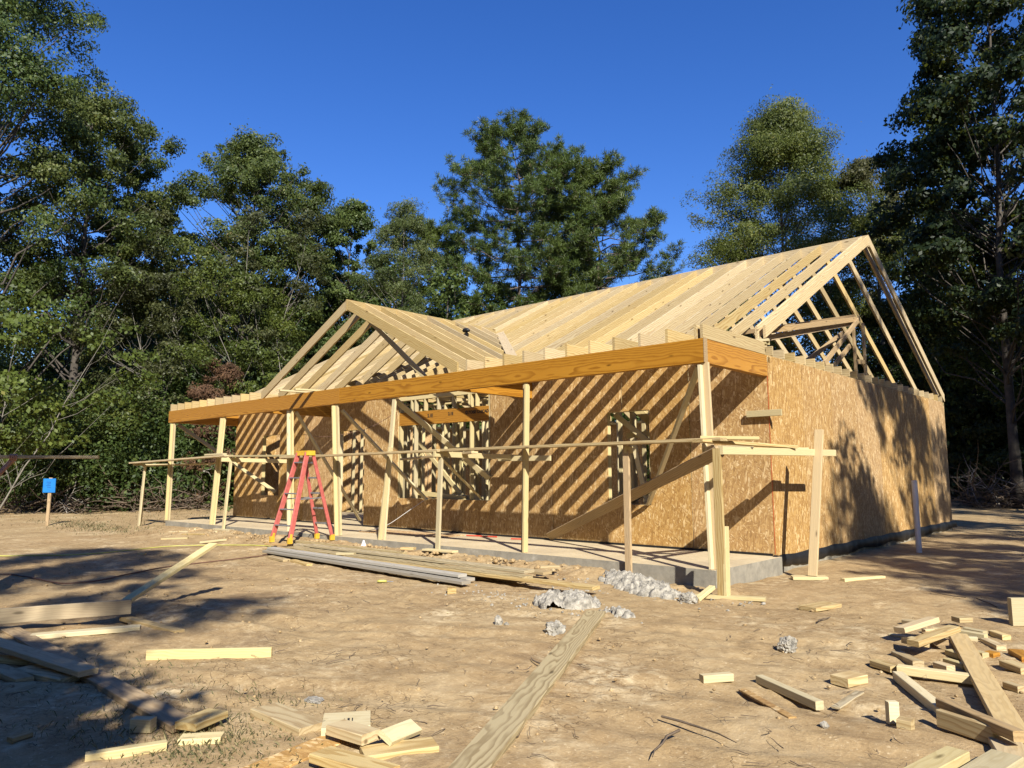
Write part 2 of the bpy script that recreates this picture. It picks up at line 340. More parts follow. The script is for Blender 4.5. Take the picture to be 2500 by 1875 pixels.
def vnoise(x, y, seed=0):
    xi = np.floor(x).astype(np.int64); yi = np.floor(y).astype(np.int64); xf = x - xi; yf = y - yi
    def h(a, b):
        n = (a * 374761393 + b * 668265263 + seed * 974711) & 0x7fffffff; n = ((n ^ (n >> 13)) * 1274126177) & 0x7fffffff
        return (n & 0xffff) / 65535.0
    u = xf * xf * (3 - 2 * xf); v = yf * yf * (3 - 2 * yf)
    return (h(xi, yi) * (1 - u) + h(xi + 1, yi) * u) * (1 - v) + (h(xi, yi + 1) * (1 - u) + h(xi + 1, yi + 1) * u) * v
def base_z(x, y):
    x = np.asarray(x, float); y = np.asarray(y, float)
    z = np.full(np.broadcast(x, y).shape, -0.22)
    inx = 1 / (1 + np.exp(-(x + 15.5) * 2)) * 1 / (1 + np.exp((x + 0.9) * 4))
    z = z + 0.125 * np.exp(-((y + 1.95) / 0.62) ** 2) * inx
    far = np.clip((np.hypot(x - 4.3, y + 10) - 22) / 14, 0, 1)
    z = z + far * 0.35 * vnoise(x * 0.35, y * 0.35, 5) + far * 0.16 * vnoise(x * 1.1, y * 1.1, 6)
    z = z + 0.07 * np.exp(-(((x + 3.2) / 1.4) ** 2 + ((y + 6.6) / 0.5) ** 2))          # low rut shoulder on the left
    return z
def gz(x, y): return float(base_z(np.array([x]), np.array([y]))[0])

# ------------------------------------------------------------------ ground
def axis(lo, hi, fine0, fine1, step, grow=1.12):
    a = list(np.arange(fine0, fine1, step)); s = step
    while a[-1] < hi: s *= grow; a.append(a[-1] + s)
    s = step; b = [fine0]
    while b[-1] > lo: s *= grow; b.append(b[-1] - s)
    return np.array(b[::-1][:-1] + a)
gx = axis(-400, 400, -9.5, 5.0, 0.045); gy = axis(-400, 500, -9.6, -1.5, 0.045)
X, Y = np.meshgrid(gx, gy)
Z = base_z(X, Y)
near = np.clip(1 - (np.hypot(X, Y + 5) - 12) / 25, 0, 1)
Z += near * (0.030 * (vnoise(X * 1.3, Y * 1.3, 1) - 0.5) + 0.020 * (vnoise(X * 3.7, Y * 3.7, 2) - 0.5) + 0.014 * (vnoise(X * 9, Y * 9, 3) - 0.5) + 0.010 * (vnoise(X * 19, Y * 19, 4) - 0.5))
for (x0, y0, x1, y1, bend) in ((-9, -6.2, 6, -4.6, .9), (-9, -4.5, 6, -2.9, .9), (-3, -9.4, 5, -5.6, -.6), (-4.2, -8.0, 4.2, -4.0, -.6)):
    L_ = math.hypot(x1 - x0, y1 - y0); ux, uy = (x1 - x0) / L_, (y1 - y0) / L_; sA = (X - x0) * ux + (Y - y0) * uy
    off = -(X - x0) * uy + (Y - y0) * ux + bend * np.sin(np.pi * np.clip(sA / L_, 0, 1)) + 0.12 * (vnoise(sA * .8, sA * 0 + 3, 12) - .5)
    on = (sA > 0) * (sA < L_) * (0.35 + .65 * vnoise(sA * .5, sA * 0 + bend * 9, 13))
    Z += on * (-0.022 * np.exp(-(off / .13) ** 2) + 0.014 * np.exp(-((np.abs(off) - .21) / .06) ** 2) + 0.005 * np.sin(sA * 42) * np.exp(-(off / .12) ** 4))
edge = np.exp(-((Y + 2.05) / 0.45) ** 2) * (X > -15) * (X < 0.5)
Z += edge * (0.07 * (vnoise(X * 4, Y * 4, 8) - 0.45) + 0.05 * (vnoise(X * 11, Y * 11, 9) - 0.5))
nx, ny = len(gx), len(gy)
idx = np.arange(nx * ny).reshape(ny, nx)
F = np.stack([idx[:-1, :-1], idx[:-1, 1:], idx[1:, 1:], idx[1:, :-1]], -1).reshape(-1, 4)
def np_mesh(name, V, Fq, tint=None, smooth=False):
    me = bpy.data.meshes.new(name); k = Fq.shape[1]
    me.vertices.add(len(V)); me.vertices.foreach_set('co', V.astype(np.float32).ravel())
    me.loops.add(Fq.size); me.loops.foreach_set('vertex_index', Fq.astype(np.int32).ravel())
    me.polygons.add(len(Fq)); me.polygons.foreach_set('loop_start', np.arange(0, Fq.size, k, dtype=np.int32))
    me.update(calc_edges=True)
    if smooth: me.polygons.foreach_set('use_smooth', np.ones(len(Fq), bool))
    if tint is not None:
        a = me.attributes.new('tint', 'FLOAT', 'FACE'); a.data.foreach_set('value', tint.astype(np.float32))
    return me
ground = link('ground', np_mesh('ground', np.stack([X, Y, Z], -1).reshape(-1, 3), F, smooth=True), M['dirt'])
tag(ground, kind='structure', label='bare tan dirt lot around the unfinished house')

# ------------------------------------------------------------------ house
LX, DP, PF, WT = -15.15, 9.94, -1.90, 2.77           # left end, depth, porch front edge, wall top
house = thing('unfinished_house', 'unfinished wooden house with bare rafters, strand board walls and open front porch', 'house')
MB().box((LX / 2, DP / 2, -0.31), (-LX - 0.02, DP - 0.02, 0.62)).build('foundation_slab', M['concrete'], house)
mb = MB()
xs = np.linspace(LX + 0.25, 0.09, 60); rr = np.random.default_rng(3)
top = [(x, PF + rr.uniform(-.004, .004), 0) for x in xs]; bot = [(x, PF + rr.uniform(-.006, .012), -0.6) for x in xs]
tb = [(x, -0.012, 0.0) for x in xs]; n = len(xs)
bb = [(x, -0.012, -0.6) for x in xs]
mb.add(top + bot + tb + bb, [(i, n + i, n + i + 1, i + 1) for i in range(n - 1)] + [(i, i + 1, 2 * n + i + 1, 2 * n + i) for i in range(n - 1)]
       + [(n - 1, 2 * n - 1, 4 * n - 1, 3 * n - 1), (0, 2 * n, 3 * n, n)])
mb.build('porch_slab', M['concrete'], house)

# wall sheathing: 4 ft sheets, each with the openings cut out
OPEN = [(-13.70, -12.85, 0.61, 2.15), (-10.23, -9.29, -1, 2.13), (-8.12, -5.41, 0.64, 5), (-2.74, -1.94, 0.64, 2.12)]
def sheet_rects(x0, x1, z0, z1, opens):
    xs = sorted({x0, x1} | {min(max(o[i], x0), x1) for o in opens for i in (0, 1)}); out = []
    for a, b in zip(xs[:-1], xs[1:]):
        if b - a < 1e-4: continue
        c = (a + b) / 2; zs = [(z0, z1)]
        for o in opens:
            if o[0] < c < o[1]:
                nz = []
                for p, q in zs:
                    if o[2] > p: nz.append((p, min(q, o[2])))
                    if o[3] < q: nz.append((max(p, o[3]), q))
                zs = [s for s in nz if s[1] - s[0] > 1e-3]
        out += [(a, b, p, q) for p, q in zs]
    return out
seams = [0.0, -1.24, -2.45, -3.90, -5.41, -6.75, -8.14, -9.29, -10.5, -11.72, -12.94, -14.1, LX]
for a, b in zip(seams[1:], seams[:-1]):
    rc = sheet_rects(a + 0.006, b - 0.006, -0.015 + 0.006 * (int(abs(a) * 7) % 3), WT, OPEN)
    if not rc: continue
    s = MB()
    for (x0, x1, z0, z1) in rc: s.box(((x0 + x1) / 2, 0.0055, (z0 + z1) / 2), (x1 - x0, 0.011, z1 - z0))
    s.build('strand_board', M['osb'], house)
ys = list(np.arange(0.013, DP, 1.22)) + [DP]
for a, b in zip(ys[:-1], ys[1:]):
    if b - a < 0.1: continue
    o = link('strand_board', MB().box((0, 0, 0), (b - a - 0.008, 0.011, WT + 0.02 - 0.0)).mesh('strand_board'), M['osb'], house, (-0.0055, (a + b) / 2, WT / 2 - 0.01)); o.rotation_euler = (0, 0, R(90))
    o = link('strand_board', MB().box((0, 0, 0), (b - a - 0.003, 0.011, WT)).mesh('strand_board'), M['osb'], house, (LX + 0.0055, (a + b) / 2, WT / 2)); o.rotation_euler = (0, 0, R(90))
for (x0, x1, z0, z1) in sheet_rects(LX + 0.02, -0.02, 0, WT, [(-13.6, -12.6, 0.8, 2.1), (-8.4, -6.3, -1, 2.1), (-4.4, -3.2, 0.9, 2.1), (-2.2, -1.2, 0.9, 2.1), (-8.1, -5.4, 2.2, 4)]):
    MB().box(((x0 + x1) / 2, DP - 0.0055, (z0 + z1) / 2), (x1 - x0, 0.011, z1 - z0)).build('strand_board', M['osb'], house)
MB().box((-0.004, -0.0025, 1.36), (0.007, 0.004, 2.66)).build('orange_panel_edge', M['orange_edge'], house)
# black flashing round the foot of the walls
mb = MB(); k = 110
fl = []
for i in range(k + 1):
    y = -0.02 + (DP + 0.35) * i / k
    fl.append([(0.006 + 0.004 * math.sin(i * 1.3), y, 0.0 + 0.008 * math.sin(i * .6)), (0.030 + 0.010 * math.sin(i * 2.1) + 0.008 * rr.uniform(-1, 1), y, -0.055 + 0.01 * math.sin(i * .9)),
               (0.022 + 0.012 * math.sin(i * 1.7 + 1) + 0.01 * rr.uniform(-1, 1), y, -0.16 + 0.02 * math.sin(i * .37) + 0.008 * rr.uniform(-1, 1)), (0.004, y, -0.165 + 0.02 * math.sin(i * .37))])
mb.add([p for f in fl for p in f], [(4 * i + j, 4 * i + 4 + j, 4 * i + 5 + j, 4 * i + 1 + j) for i in range(k) for j in range(3)])
mb.build('flashing', M['black'], house, smooth=True)
mb = MB(); mb.box((-4.66, -0.012, 0.018), (9.25, 0.012, 0.03)); mb.box((-12.7, -0.012, 0.018), (4.8, 0.012, 0.03)); mb.box((0.02, -0.05, -0.05), (0.06, 0.08, 0.12), Matrix.Rotation(0.3, 3, 'X'))
mb.build('flashing', M['black'], house)

# framing
def B(name, p0, p1, w=0.089, t=0.038, mat='spf', up=(0, 0, 1), **k): return board(name, p0, p1, w, t, M[mat], house, up, **k)
def stud(x, y, z0=0.04, z1=2.69, along='x'):
    B('stud', (x, y, z0), (x, y, z1), 0.089, 0.038, 'spf', (0, 1, 0) if along == 'x' else (1, 0, 0))
for x in (-8.14, -8.08, -7.6, -5.95, -5.45, -5.39, -2.76, -1.92, -10.25, -9.27, -13.72, -12.83, -14.6, -11.5): stud(x, 0.058)
for x in (-7.72, -7.3, -6.9, -6.45, -6.0, -5.8): B('cripple_stud', (x, 0.058, 2.43), (x, 0.058, 2.69), 0.089, 0.038, 'spf', (0, 1, 0))
for x0, x1, z in ((-8.12, -5.41, 0.62), (-2.74, -1.94, 0.62), (-13.7, -12.85, 0.59)): B('window_sill', (x0, 0.056, z), (x1, 0.056, z), 0.038, 0.089)
for x0, x1, z in ((-2.74, -1.94, 2.16), (-10.23, -9.29, 2.17), (-13.7, -12.85, 2.19)): B('window_header', (x0, 0.062, z), (x1, 0.062, z), 0.09, 0.08)
B('top_plate', (LX, 0.06, WT - 0.06), (0, 0.06, WT - 0.06), 0.076, 0.09)
B('top_plate', (LX, DP - 0.06, WT - 0.04), (0, DP - 0.06, WT - 0.04), 0.076, 0.09)
B('top_plate', (-0.06, 0.11, WT - 0.03), (-0.06, DP - 0.12, WT - 0.03), 0.076, 0.09)
B('top_plate', (LX + 0.06, 0.11, WT - 0.04), (LX + 0.06, DP - 0.12, WT - 0.04), 0.076, 0.09)
hdr = B('header_beam', (-8.10, 0.052, 2.285), (-5.45, 0.052, 2.275), 0.275, 0.085, 'lvl')
def lettering(s, size, local, parent, mat='ink', ry=0.0):
    cu = bpy.data.curves.new('lettering', 'FONT'); cu.body = s; cu.size = size; cu.extrude = 0.0008; cu.shear = 0.0; cu.offset = 0.004 * size / 0.1
    tmp = bpy.data.objects.new('lettering', cu); COL.objects.link(tmp)
    dg = bpy.context.evaluated_depsgraph_get(); dg.update()
    me = bpy.data.meshes.new_from_object(tmp.evaluated_get(dg)); COL.objects.unlink(tmp); bpy.data.objects.remove(tmp)
    me.materials.clear(); o = link('lettering', me, M[mat], parent, local); o.rotation_euler = (R(90), ry, 0); return o
lettering('BOISE CASCAD', 0.080, (0.78, -0.0445, 0.012), hdr)
mb = MB(); mb.tube([(0.725, -0.0432, 0.042), (0.725, -0.0446, 0.042)], 0.036, 20); mb.build('emblem', M['ink'], hdr)
mb = MB(); mb.tube([(0.725, -0.0445, 0.042), (0.725, -0.0452, 0.042)], 0.020, 3); mb.build('emblem_mark', M['lvl'], hdr)
lettering('2.1E', 0.095, (-0.42, -0.0445, 0.0), hdr); lettering('2.1E', 0.085, (0.20, -0.0445, 0.012), hdr)
# partitions inside
for x in np.arange(-14.7, -0.4, 0.405):
    if -9.6 < x < -8.5 or -3.3 < x < -2.6: continue
    stud(x, 3.6)
for x in (-8.5, -8.1, -7.72, -7.1, -6.9, -6.5, -6.1, -5.66, -5.3, -4.9, -3.1, -2.75, -2.3, -1.9, -1.5, -10.6, -10.2, -9.85, -9.4, -13.9, -13.1): stud(x, 1.35)
B('plate', (-8.8, 1.35, 2.71), (-4.4, 1.35, 2.71), 0.038, 0.089); B('plate', (-3.3, 1.35, 2.71), (-0.15, 1.35, 2.71), 0.038, 0.089)
for y in np.arange(0.4, 7.6, 0.44):
    if 5 < y < 6: continue
    stud(-4.25, y, along='y'); stud(-8.9, y, along='y')
B('plate', (LX + 0.1, 3.6, 2.71), (-0.1, 3.6, 2.71), 0.038, 0.089); B('plate', (LX + 0.1, 3.6, 0.02), (-0.1, 3.6, 0.02), 0.038, 0.089)
for x in (-4.25, -8.9): B('plate', (x, 0.1, 2.71), (x, DP - 0.1, 2.71), 0.038, 0.089); B('plate', (x, 0.1, 0.02), (x, DP - 0.1, 0.02), 0.038, 0.089)
B('interior_brace', (-5.7, 0.25, 0.1), (-7.9, 0.25, 1.95)); B('interior_brace', (-7.0, 2.6, 1.62), (-5.5, 2.6, 1.70), 0.14)
for x, y in ((-2.58, .5), (-2.30, .95), (-2.12, .5)): stud(x, y)
B('interior_brace', (-2.72, 0.2, 2.1), (-2.0, 0.35, 1.5)); B('interior_brace', (-2.66, 0.45, 1.75), (-2.1, 0.45, 1.78)); B('interior_brace', (-2.45, 0.3, 1.7), (-2.2, 0.3, 0.66)); B('interior_brace', (-2.0, .2, 0.9), (-2.7, .5, 0.66))
B('interior_brace', (-2.6, 0.6, 2.25), (-1.8, 0.6, 1.55), 0.14); B('interior_brace', (-2.3, 1.0, 2.3), (-2.0, 1.0, 0.5))
B('interior_brace', (-13.6, 0.8, 2.1), (-12.9, 0.8, 1.3)); B('interior_brace', (-8.0, 1.5, 1.7), (-6.2, 1.5, 0.25)); B('interior_brace', (-6.3, 3.2, 2.3), (-5.6, 3.2, 1.2))
B('loose_block', (-7.6, 0.12, 0.75), (-6.2, 0.14, 0.66)); B('loose_block', (-7.4, 0.3, 0.70), (-5.8, 0.2, 0.665))
for z, x0, x1 in ((1.75, -7.2, -6.1), (1.45, -6.6, -5.6)): B('window_header', (x0, 3.54, z), (x1, 3.54, z), 0.19, 0.038)
# porch: beams, temporary posts and braces
zb = WT - 0.15
B('porch_beam', (LX - 0.02, -1.80, zb), (-7.62, -1.80, zb), 0.30, 0.089, 'lvl'); B('porch_beam', (-7.615, -1.80, zb), (0.0, -1.80, zb), 0.30, 0.089, 'lvl')
for x in (-0.045, -4.4, -10.57, LX + 0.06): B('cross_beam', (x, -1.752, zb - 0.002), (x, -0.003, zb - 0.002), 0.30, 0.089, 'lvl')
B('beam_end_cap', (0.004, -1.80, zb), (0.012, -1.80, zb), 0.30, 0.089, 'weathered')
posts = [(-14.96, -14.90, 0), (-12.55, -12.23, 0), (-9.2, -9.35, 0), (-7.55, -7.75, 0), (-6.25, -6.0, 0.9), (-2.98, -2.92, 0), (0.06, 0.0, 0)]
for i, (xb, xt, ex) in enumerate(posts):
    o = B('porch_post', (xb, -1.80, 0.004), (xt, -1.80, 2.47), 0.089, 0.038, 'grey' if i in (5, 6) else 'spf', (1, 0, 0))
    sx = -1 if i != 5 else 1
    board('stiffener', (xb + 0.050 * sx, -1.835, 0.004), (xt + 0.050 * sx, -1.835, 2.44 if not ex else 1.6), 0.089, 0.038, M['spf'], o, (0, 1, 0))
B('porch_brace', (-6.05, -1.72, 2.42), (-5.42, -0.02, 1.05), 0.1, roll=0.7); B('porch_brace', (-7.70, -1.72, 2.36), (-7.15, -0.03, 0.62), up=(1, 0, 0))
B('porch_brace', (-9.32, -1.72, 2.42), (-9.31, -0.06, 0.14), up=(1, 0, 0)); B('porch_brace', (-14.92, -1.70, 2.42), (-12.95, -0.02, 0.70), up=(0, 1, 1))
B('porch_brace', (-0.13, -1.72, 2.45), (-1.97, -0.03, 0.66), 0.089, 0.038, 'spf', (0, 1, 0))
for x in np.arange(LX + 0.04, 0.0, 0.4055):
    if -10.75 < x < -4.3: continue
    B('porch_joist', (x, -1.83, 2.862), (x, 0.02, 2.862), 0.18, 0.038, 'pine')
B('porch_joist', (-0.02, -1.835, 2.862), (-0.02, -0.05, 2.862), 0.18, 0.038, 'pine')
B('wall_bracket', (-0.30, -0.06, 1.95), (0.20, -0.06, 1.95)); B('wall_bracket', (-4.9, -0.30, 1.40), (-3.7, -0.30, 1.39)); B('wall_bracket', (-0.85, -0.02, 1.5), (-0.25, -0.02, 1.49), 0.05, 0.038)
# ceiling joists that end over the right wall, and a few over the middle rooms
for y in np.arange(0.22, DP, 0.4): B('ceiling_joist', (-4.2, y, 2.855), (-0.004, y, 2.855), 0.14, 0.038, 'pine')
for x in np.arange(-8.7, -4.4, 0.61): B('ceiling_joist', (x, 0.05, 2.855), (x, 3.6, 2.855), 0.14, 0.038, 'pine')
# main roof
RY, RZ = DP / 2, 5.70
rw = 0.166; sl = 0.503; an = math.atan(sl); vw = rw / math.cos(an) / 2
rx = [-0.019, -0.135] + [-0.525 - 0.3975 * i for i in range(36)] + [LX + 0.02]
for x in rx:
    B('rafter', (x, 0.0, 3.20 - vw), (x, RY - 0.019, RZ - 0.01 - vw), rw, 0.038, 'pine', k0=math.tan(an), k1=math.tan(an))
    B('rafter', (x, DP + 0.12, RZ - (DP + 0.12 - RY) * 0.535 - vw), (x, RY + 0.019, RZ - 0.01 - vw), rw, 0.038, 'pine', k0=math.tan(an), k1=math.tan(an))
B('ridge_board', (LX + 0.005, RY, RZ - 0.115), (-0.003, RY, RZ - 0.115), 0.235, 0.036, 'pine')
B('rafter_plate', (-0.01, 0.08, 2.952), (LX + 0.02, 0.08, 2.952), 0.038, 0.13); B('rafter_plate', (-0.30, -0.02, 2.99), (0.02, 0.06, 2.99), 0.038, 0.089)
# porch gable
GX, GH, GP = -7.47, 3.09, 4.47
gs = (GP - 2.93) / GH; ga = math.atan(gs); gw = 0.175; gv = gw / math.cos(ga) / 2
for y in (-1.81, -1.40, -1.00, -0.60, -0.20, 0.21, 0.62, 1.02, 1.43, 1.84):
    s = GH if y < 0.05 else max(0.3, (GP - 3.22 - 0.503 * y) / gs)
    for sg in (-1, 1):
        B('gable_rafter', (GX + sg * s, y, GP - gs * s - gv), (GX + sg * 0.019, y, GP - 0.005 - gv), gw, 0.038, 'pine', k0=gs, k1=gs)
B('gable_ridge', (GX, -1.835, GP - 0.11), (GX, 2.30, GP - 0.11), 0.225, 0.036, 'pine')
B('gable_brace', (GX + 0.2, -1.70, 4.28), (GX + 2.05, -1.6, 2.80), up=(0, 0, 1))
B('valley_board', (GX + 2.6, 0.05, 3.27), (GX + 0.25, 2.2, 4.34), 0.03, 0.18, 'grey', (0, -0.5, 1)); B('valley_board', (GX - 2.6, 0.05, 3.27), (GX - 0.25, 2.2, 4.34), 0.03, 0.18, 'pine', (0, -0.5, 1))
# purlin brace frame standing on the ceiling joists near the right gable
for y in (4.55, 5.12): B('purlin_post', (-0.25, y, 2.93), (-0.25, y, 4.02), 0.089, 0.038, 'weathered', (0, 1, 0))
B('purlin', (-0.22, 4.6, 4.06), (-9.0, 4.75, 4.06), 0.089, 0.038, 'weathered'); B('purlin', (-0.16, 0.55, 3.22), (-0.20, 4.75, 4.04), 0.089, 0.038, 'weathered'); B('purlin', (-0.26, 0.60, 3.12), (-0.26, 4.75, 3.98), 0.089, 0.038, 'weathered')
B('purlin_brace', (-0.12, 2.55, 2.94), (-0.16, 4.55, 3.98), 0.089, 0.038, 'weathered'); B('purlin_brace', (-0.9, 3.2, 2.94), (-0.6, 5.0, 3.85), 0.089, 0.038, 'weathered'); B('purlin_brace', (-0.4, 3.6, 2.94), (-0.32, 4.5, 3.50), 0.089, 0.038, 'weathered')
B('purlin_brace', (-0.25, 4.55, 3.2), (-0.25, 5.15, 3.25), 0.089, 0.038, 'weathered')
# loose electrical cable hanging in the wall openings
def wire(pts, parent, r=0.005, mat='wire'):
    P = [Vector(p) for p in pts]; out = []
    for i in range(len(P) - 1):
        a, b, c, d = P[max(i - 1, 0)], P[i], P[i + 1], P[min(i + 2, len(P) - 1)]
        for t in (0, .25, .5, .75): out.append(0.5 * ((2 * b) + (c - a) * t + (2 * a - 5 * b + 4 * c - d) * t * t + (3 * b - a - 3 * c + d) * t ** 3))
    return MB().tube(out + [P[-1]], r, 5).build('cable', M[mat], parent, smooth=True)
wire([(-7.1, -0.05, 0.66), (-7.3, -0.35, 0.42), (-7.6, -0.7, 0.12), (-8.0, -0.9, 0.012), (-8.3, -0.8, 0.01)], house)
wire([(-8.0, 0.3, 2.1), (-7.6, 0.35, 1.4), (-7.5, 0.3, 1.0), (-7.55, 0.3, 0.7)], house, 0.006, 'ink'); wire([(-6.6, 0.3, 2.1), (-6.5, 0.3, 1.3), (-6.45, 0.3, 0.7)], house, 0.006, 'ink')
wire([(-9.9, -1.2, 2.0), (-9.2, -1.0, 1.93), (-8.5, -0.5, 2.1), (-8.14, -0.02, 2.45)], house, 0.005, 'cord')

# ------------------------------------------------------------------ scaffold trestles, planks, ladder
def TB(p, name, p0, p1, w=0.089, t=0.038, mat='spf', up=(0, 0, 1)): return board(name, p0, p1, w, t, M[mat], p, up)
t = thing('scaffold_trestle', 'rough scaffold support with doubled leg at the far end of the porch', 'scaffold', group='scaffold supports along the porch')
TB(t, 'leg', (-16.35, -1.98, gz(-16.35, -1.98) - .02), (-16.15, -1.98, 1.38), up=(1, 0, 0)); TB(t, 'leg', (-16.42, -1.93, -.24), (-16.33, -1.93, 0.85), up=(0, 1, 0))
TB(t, 'ledger', (-16.6, -2.10, 1.415), (-15.2, -0.6, 1.42), 0.038, 0.089); TB(t, 'ledger', (-16.3, -1.95, 1.375), (-12.4, -1.90, 1.40), 0.03, 0.089)
t = thing('scaffold_trestle', 'scaffold leg beside the red ladder on a short foot board', 'scaffold', group='scaffold supports along the porch')
TB(t, 'leg', (-11.72, -1.98, -0.06), (-11.50, -1.98, 1.43), up=(1, 0, 0)); TB(t, 'ledger', (-11.6, -2.15, 1.47), (-11.6, 0.05, 1.44)); TB(t, 'foot_board', (-11.98, -2.03, -.065), (-11.35, -1.98, -.07), 0.03, 0.14)
t = thing('scaffold_trestle', 'scaffold leg in front of the wide framed opening below the plank joint', 'scaffold', group='scaffold supports along the porch')
TB(t, 'leg', (-4.62, -2.0, -0.05), (-4.57, -1.99, 1.46), up=(1, 0, 0)); TB(t, 'ledger', (-4.55, -2.16, 1.445), (-4.60, -0.04, 1.42)); TB(t, 'foot_board', (-4.85, -2.06, -.06), (-4.2, -2.02, -.055), 0.03, 0.14); TB(t, 'brace', (-4.64, -1.95, 1.40), (-5.70, 0.06, 0.67), up=(1, 0, -.6))
t = thing('scaffold_trestle', 'plain scaffold leg standing at the slab edge before the single window', 'scaffold', group='scaffold supports along the porch')
TB(t, 'leg', (-1.06, -1.98, -0.14), (-1.06, -1.98, 1.42), mat='weathered', up=(1, 0, 0)); TB(t, 'ledger', (-1.06, -2.0, 1.43), (-1.06, -1.85, 1.43))
t = thing('scaffold_trestle', 'corner scaffold frame with tall outer leg past the house corner', 'scaffold', group='scaffold supports along the porch')
TB(t, 'leg', (0.44, -2.44, -0.19), (0.405, -2.38, 1.40), 0.098, 0.038, 'pine', up=(1, 0, 0)); TB(t, 'leg', (0.485, -2.42, -0.19), (0.475, -2.38, 0.55), 0.089, 0.038, up=(0, 1, 0))
TB(t, 'foot_board', (0.16, -2.53, -.205), (0.86, -2.30, -.195), 0.038, 0.10)
TB(t, 'leg', (0.60, -0.30, -0.18), (0.62, 0.14, 1.70), 0.115, 0.038, 'grey', up=(1, 0, 0)); TB(t, 'foot_board', (0.38, -0.42, -.205), (0.74, -0.20, -.20), 0.038, 0.2)
TB(t, 'ledger', (0.47, -2.40, 1.375), (0.585, 0.78, 1.40)); TB(t, 'ledger', (0.40, -1.55, 1.40), (0.53, -0.05, 1.44), 0.04, 0.02)
board('brace', (0.39, -2.28, 1.37), (-3.94, -0.07, 0.06), 0.14, 0.038, M['weathered'], t, roll=-0.6)  # weathered here only for its darker colour, standing for shade on the brace
def plank(p0, p1, lab, w=0.24, t=0.038, mat='treated', up=(0, 0, 1), name='scaffold_plank'):
    o = board(name, p0, p1, t, w, M[mat], None, up); return tag(o, lab, 'plank', 'planks laid on the scaffold')
plank((-4.75, -1.98, 1.505), (0.32, -2.02, 1.515), 'longest scaffold plank running to the house corner', 0.2, mat='pine')
plank((-9.3, -1.98, 1.475), (-4.50, -2.04, 1.50), 'scaffold plank passing behind the red ladder', 0.2, mat='pine')
plank((-12.3, -1.90, 1.56), (-8.3, -1.86, 1.50), 'scaffold plank lapping over another beside the ladder top', 0.2, mat='spf')
plank((-16.75, -2.06, 1.46), (-11.6, -1.98, 1.56), 'scaffold plank sloping up from the far end of the porch', 0.22, mat='pine')
plank((0.10, -2.25, 1.50), (0.52, -0.55, 1.455), 'splintered scaffold plank turned along the gable end', 0.16, mat='pine')
plank((-7.1, -0.7, 1.42), (-4.2, -1.6, 1.475), 'scaffold plank laid askew behind the middle leg', 0.12, mat='pine')
plank((-12.75, -1.95, 1.60), (-11.9, -1.93, 1.605), 'short cleat lying on the scaffold beside the second porch post', 0.1, mat='spf')
plank((0.02, -2.02, 1.545), (0.62, -1.75, 1.525), 'short block across the plank end at the house corner', 0.12, mat='spf')

# step ladder
LZ = -0.064
lad = thing('step_ladder', 'red fibreglass step ladder with yellow top cap open at the slab edge', 'ladder', (-7.74, -2.46, LZ), 0.026)
LH = 1.61; wb, wtp, sp = 0.58, 0.275, 0.943
def lrail(name, b0, b1, d): return board(name, b0, b1, d, 0.032, M['red_fg'], lad, (0, 1, 0), ch=0.006)
def lp(side, fr, h):      # point on a rail centre at height h
    k = h / LH; s = 1.0 if fr < 0 else 0.84
    return Vector((side * ((wb * s) / 2 * (1 - k) + wtp / 2 * k), fr * (sp / 2 * (1 - k) + 0.055 * k), h))
for fr in (-1, 1):
    for sd_ in (-1, 1):
        r_ = lrail('rail', lp(sd_, fr, 0.05), lp(sd_, fr, LH - 0.02), 0.092 if fr < 0 else 0.066)
        MB().box(tuple(lp(sd_, fr, 0.05)), (0.045, 0.085, 0.10)).build('foot', M['yellow'], r_).matrix_parent_inverse = r_.matrix_basis.inverted()
for k in range(1, 6):
    h = 0.02 + k * 0.279
    a, b_ = lp(-1, -1, h), lp(1, -1, h)
    board('step', a, b_, 0.022, 0.085, M['alu'], lad)
    a, b_ = lp(-1, 1, h), lp(1, 1, h); board('rear_bar', a, b_, 0.032, 0.02, M['alu'], lad)
mb = MB().box((0, 0, LH + 0.005), (0.36, 0.17, 0.03)).box((0, -0.085, LH - 0.03), (0.35, 0.02, 0.075)).box((0, 0.08, LH - 0.03), (0.35, 0.02, 0.075)).box((-0.172, 0, LH - 0.03), (0.02, 0.15, 0.07)).box((0.172, 0, LH - 0.03), (0.02, 0.15, 0.07))
mb.build('top_cap', M['yellow'], lad)
for sd_ in (-1, 1): board('spreader', lp(sd_, -1, 0.78) * 0.97, lp(sd_, 1, 0.80) * 0.97, 0.022, 0.008, M['alu'], lad)
for h0, h1, mt in ((1.02, 1.34, 'sticker'), (1.38, 1.45, 'yellow'), (0.50, 0.62, 'sticker')):
    a, b_ = lp(1, -1, h0), lp(1, -1, h1); d = Vector((0.002, -0.0405, 0)); o = board('label_plate', a + d, b_ + d, 0.004, 0.024, M[mt], lad, (0, 1, 0), ch=0)
    if h0 == 1.02:
        for q in range(5):
            c = a.lerp(b_, 0.1 + q * 0.18); c2 = a.lerp(b_, 0.19 + q * 0.18); d2 = Vector((0.002, -0.0435, 0))
            board('label_print', c + d2, c2 + d2, 0.003, 0.016, M['ink'], lad, (0, 1, 0), ch=0)
for sd_ in (-1, 1): board('foot_plate', lp(sd_, -1, 0.03), lp(sd_, -1, 0.16) , 0.05, 0.036, M['yellow'], lad, (0, 1, 0))

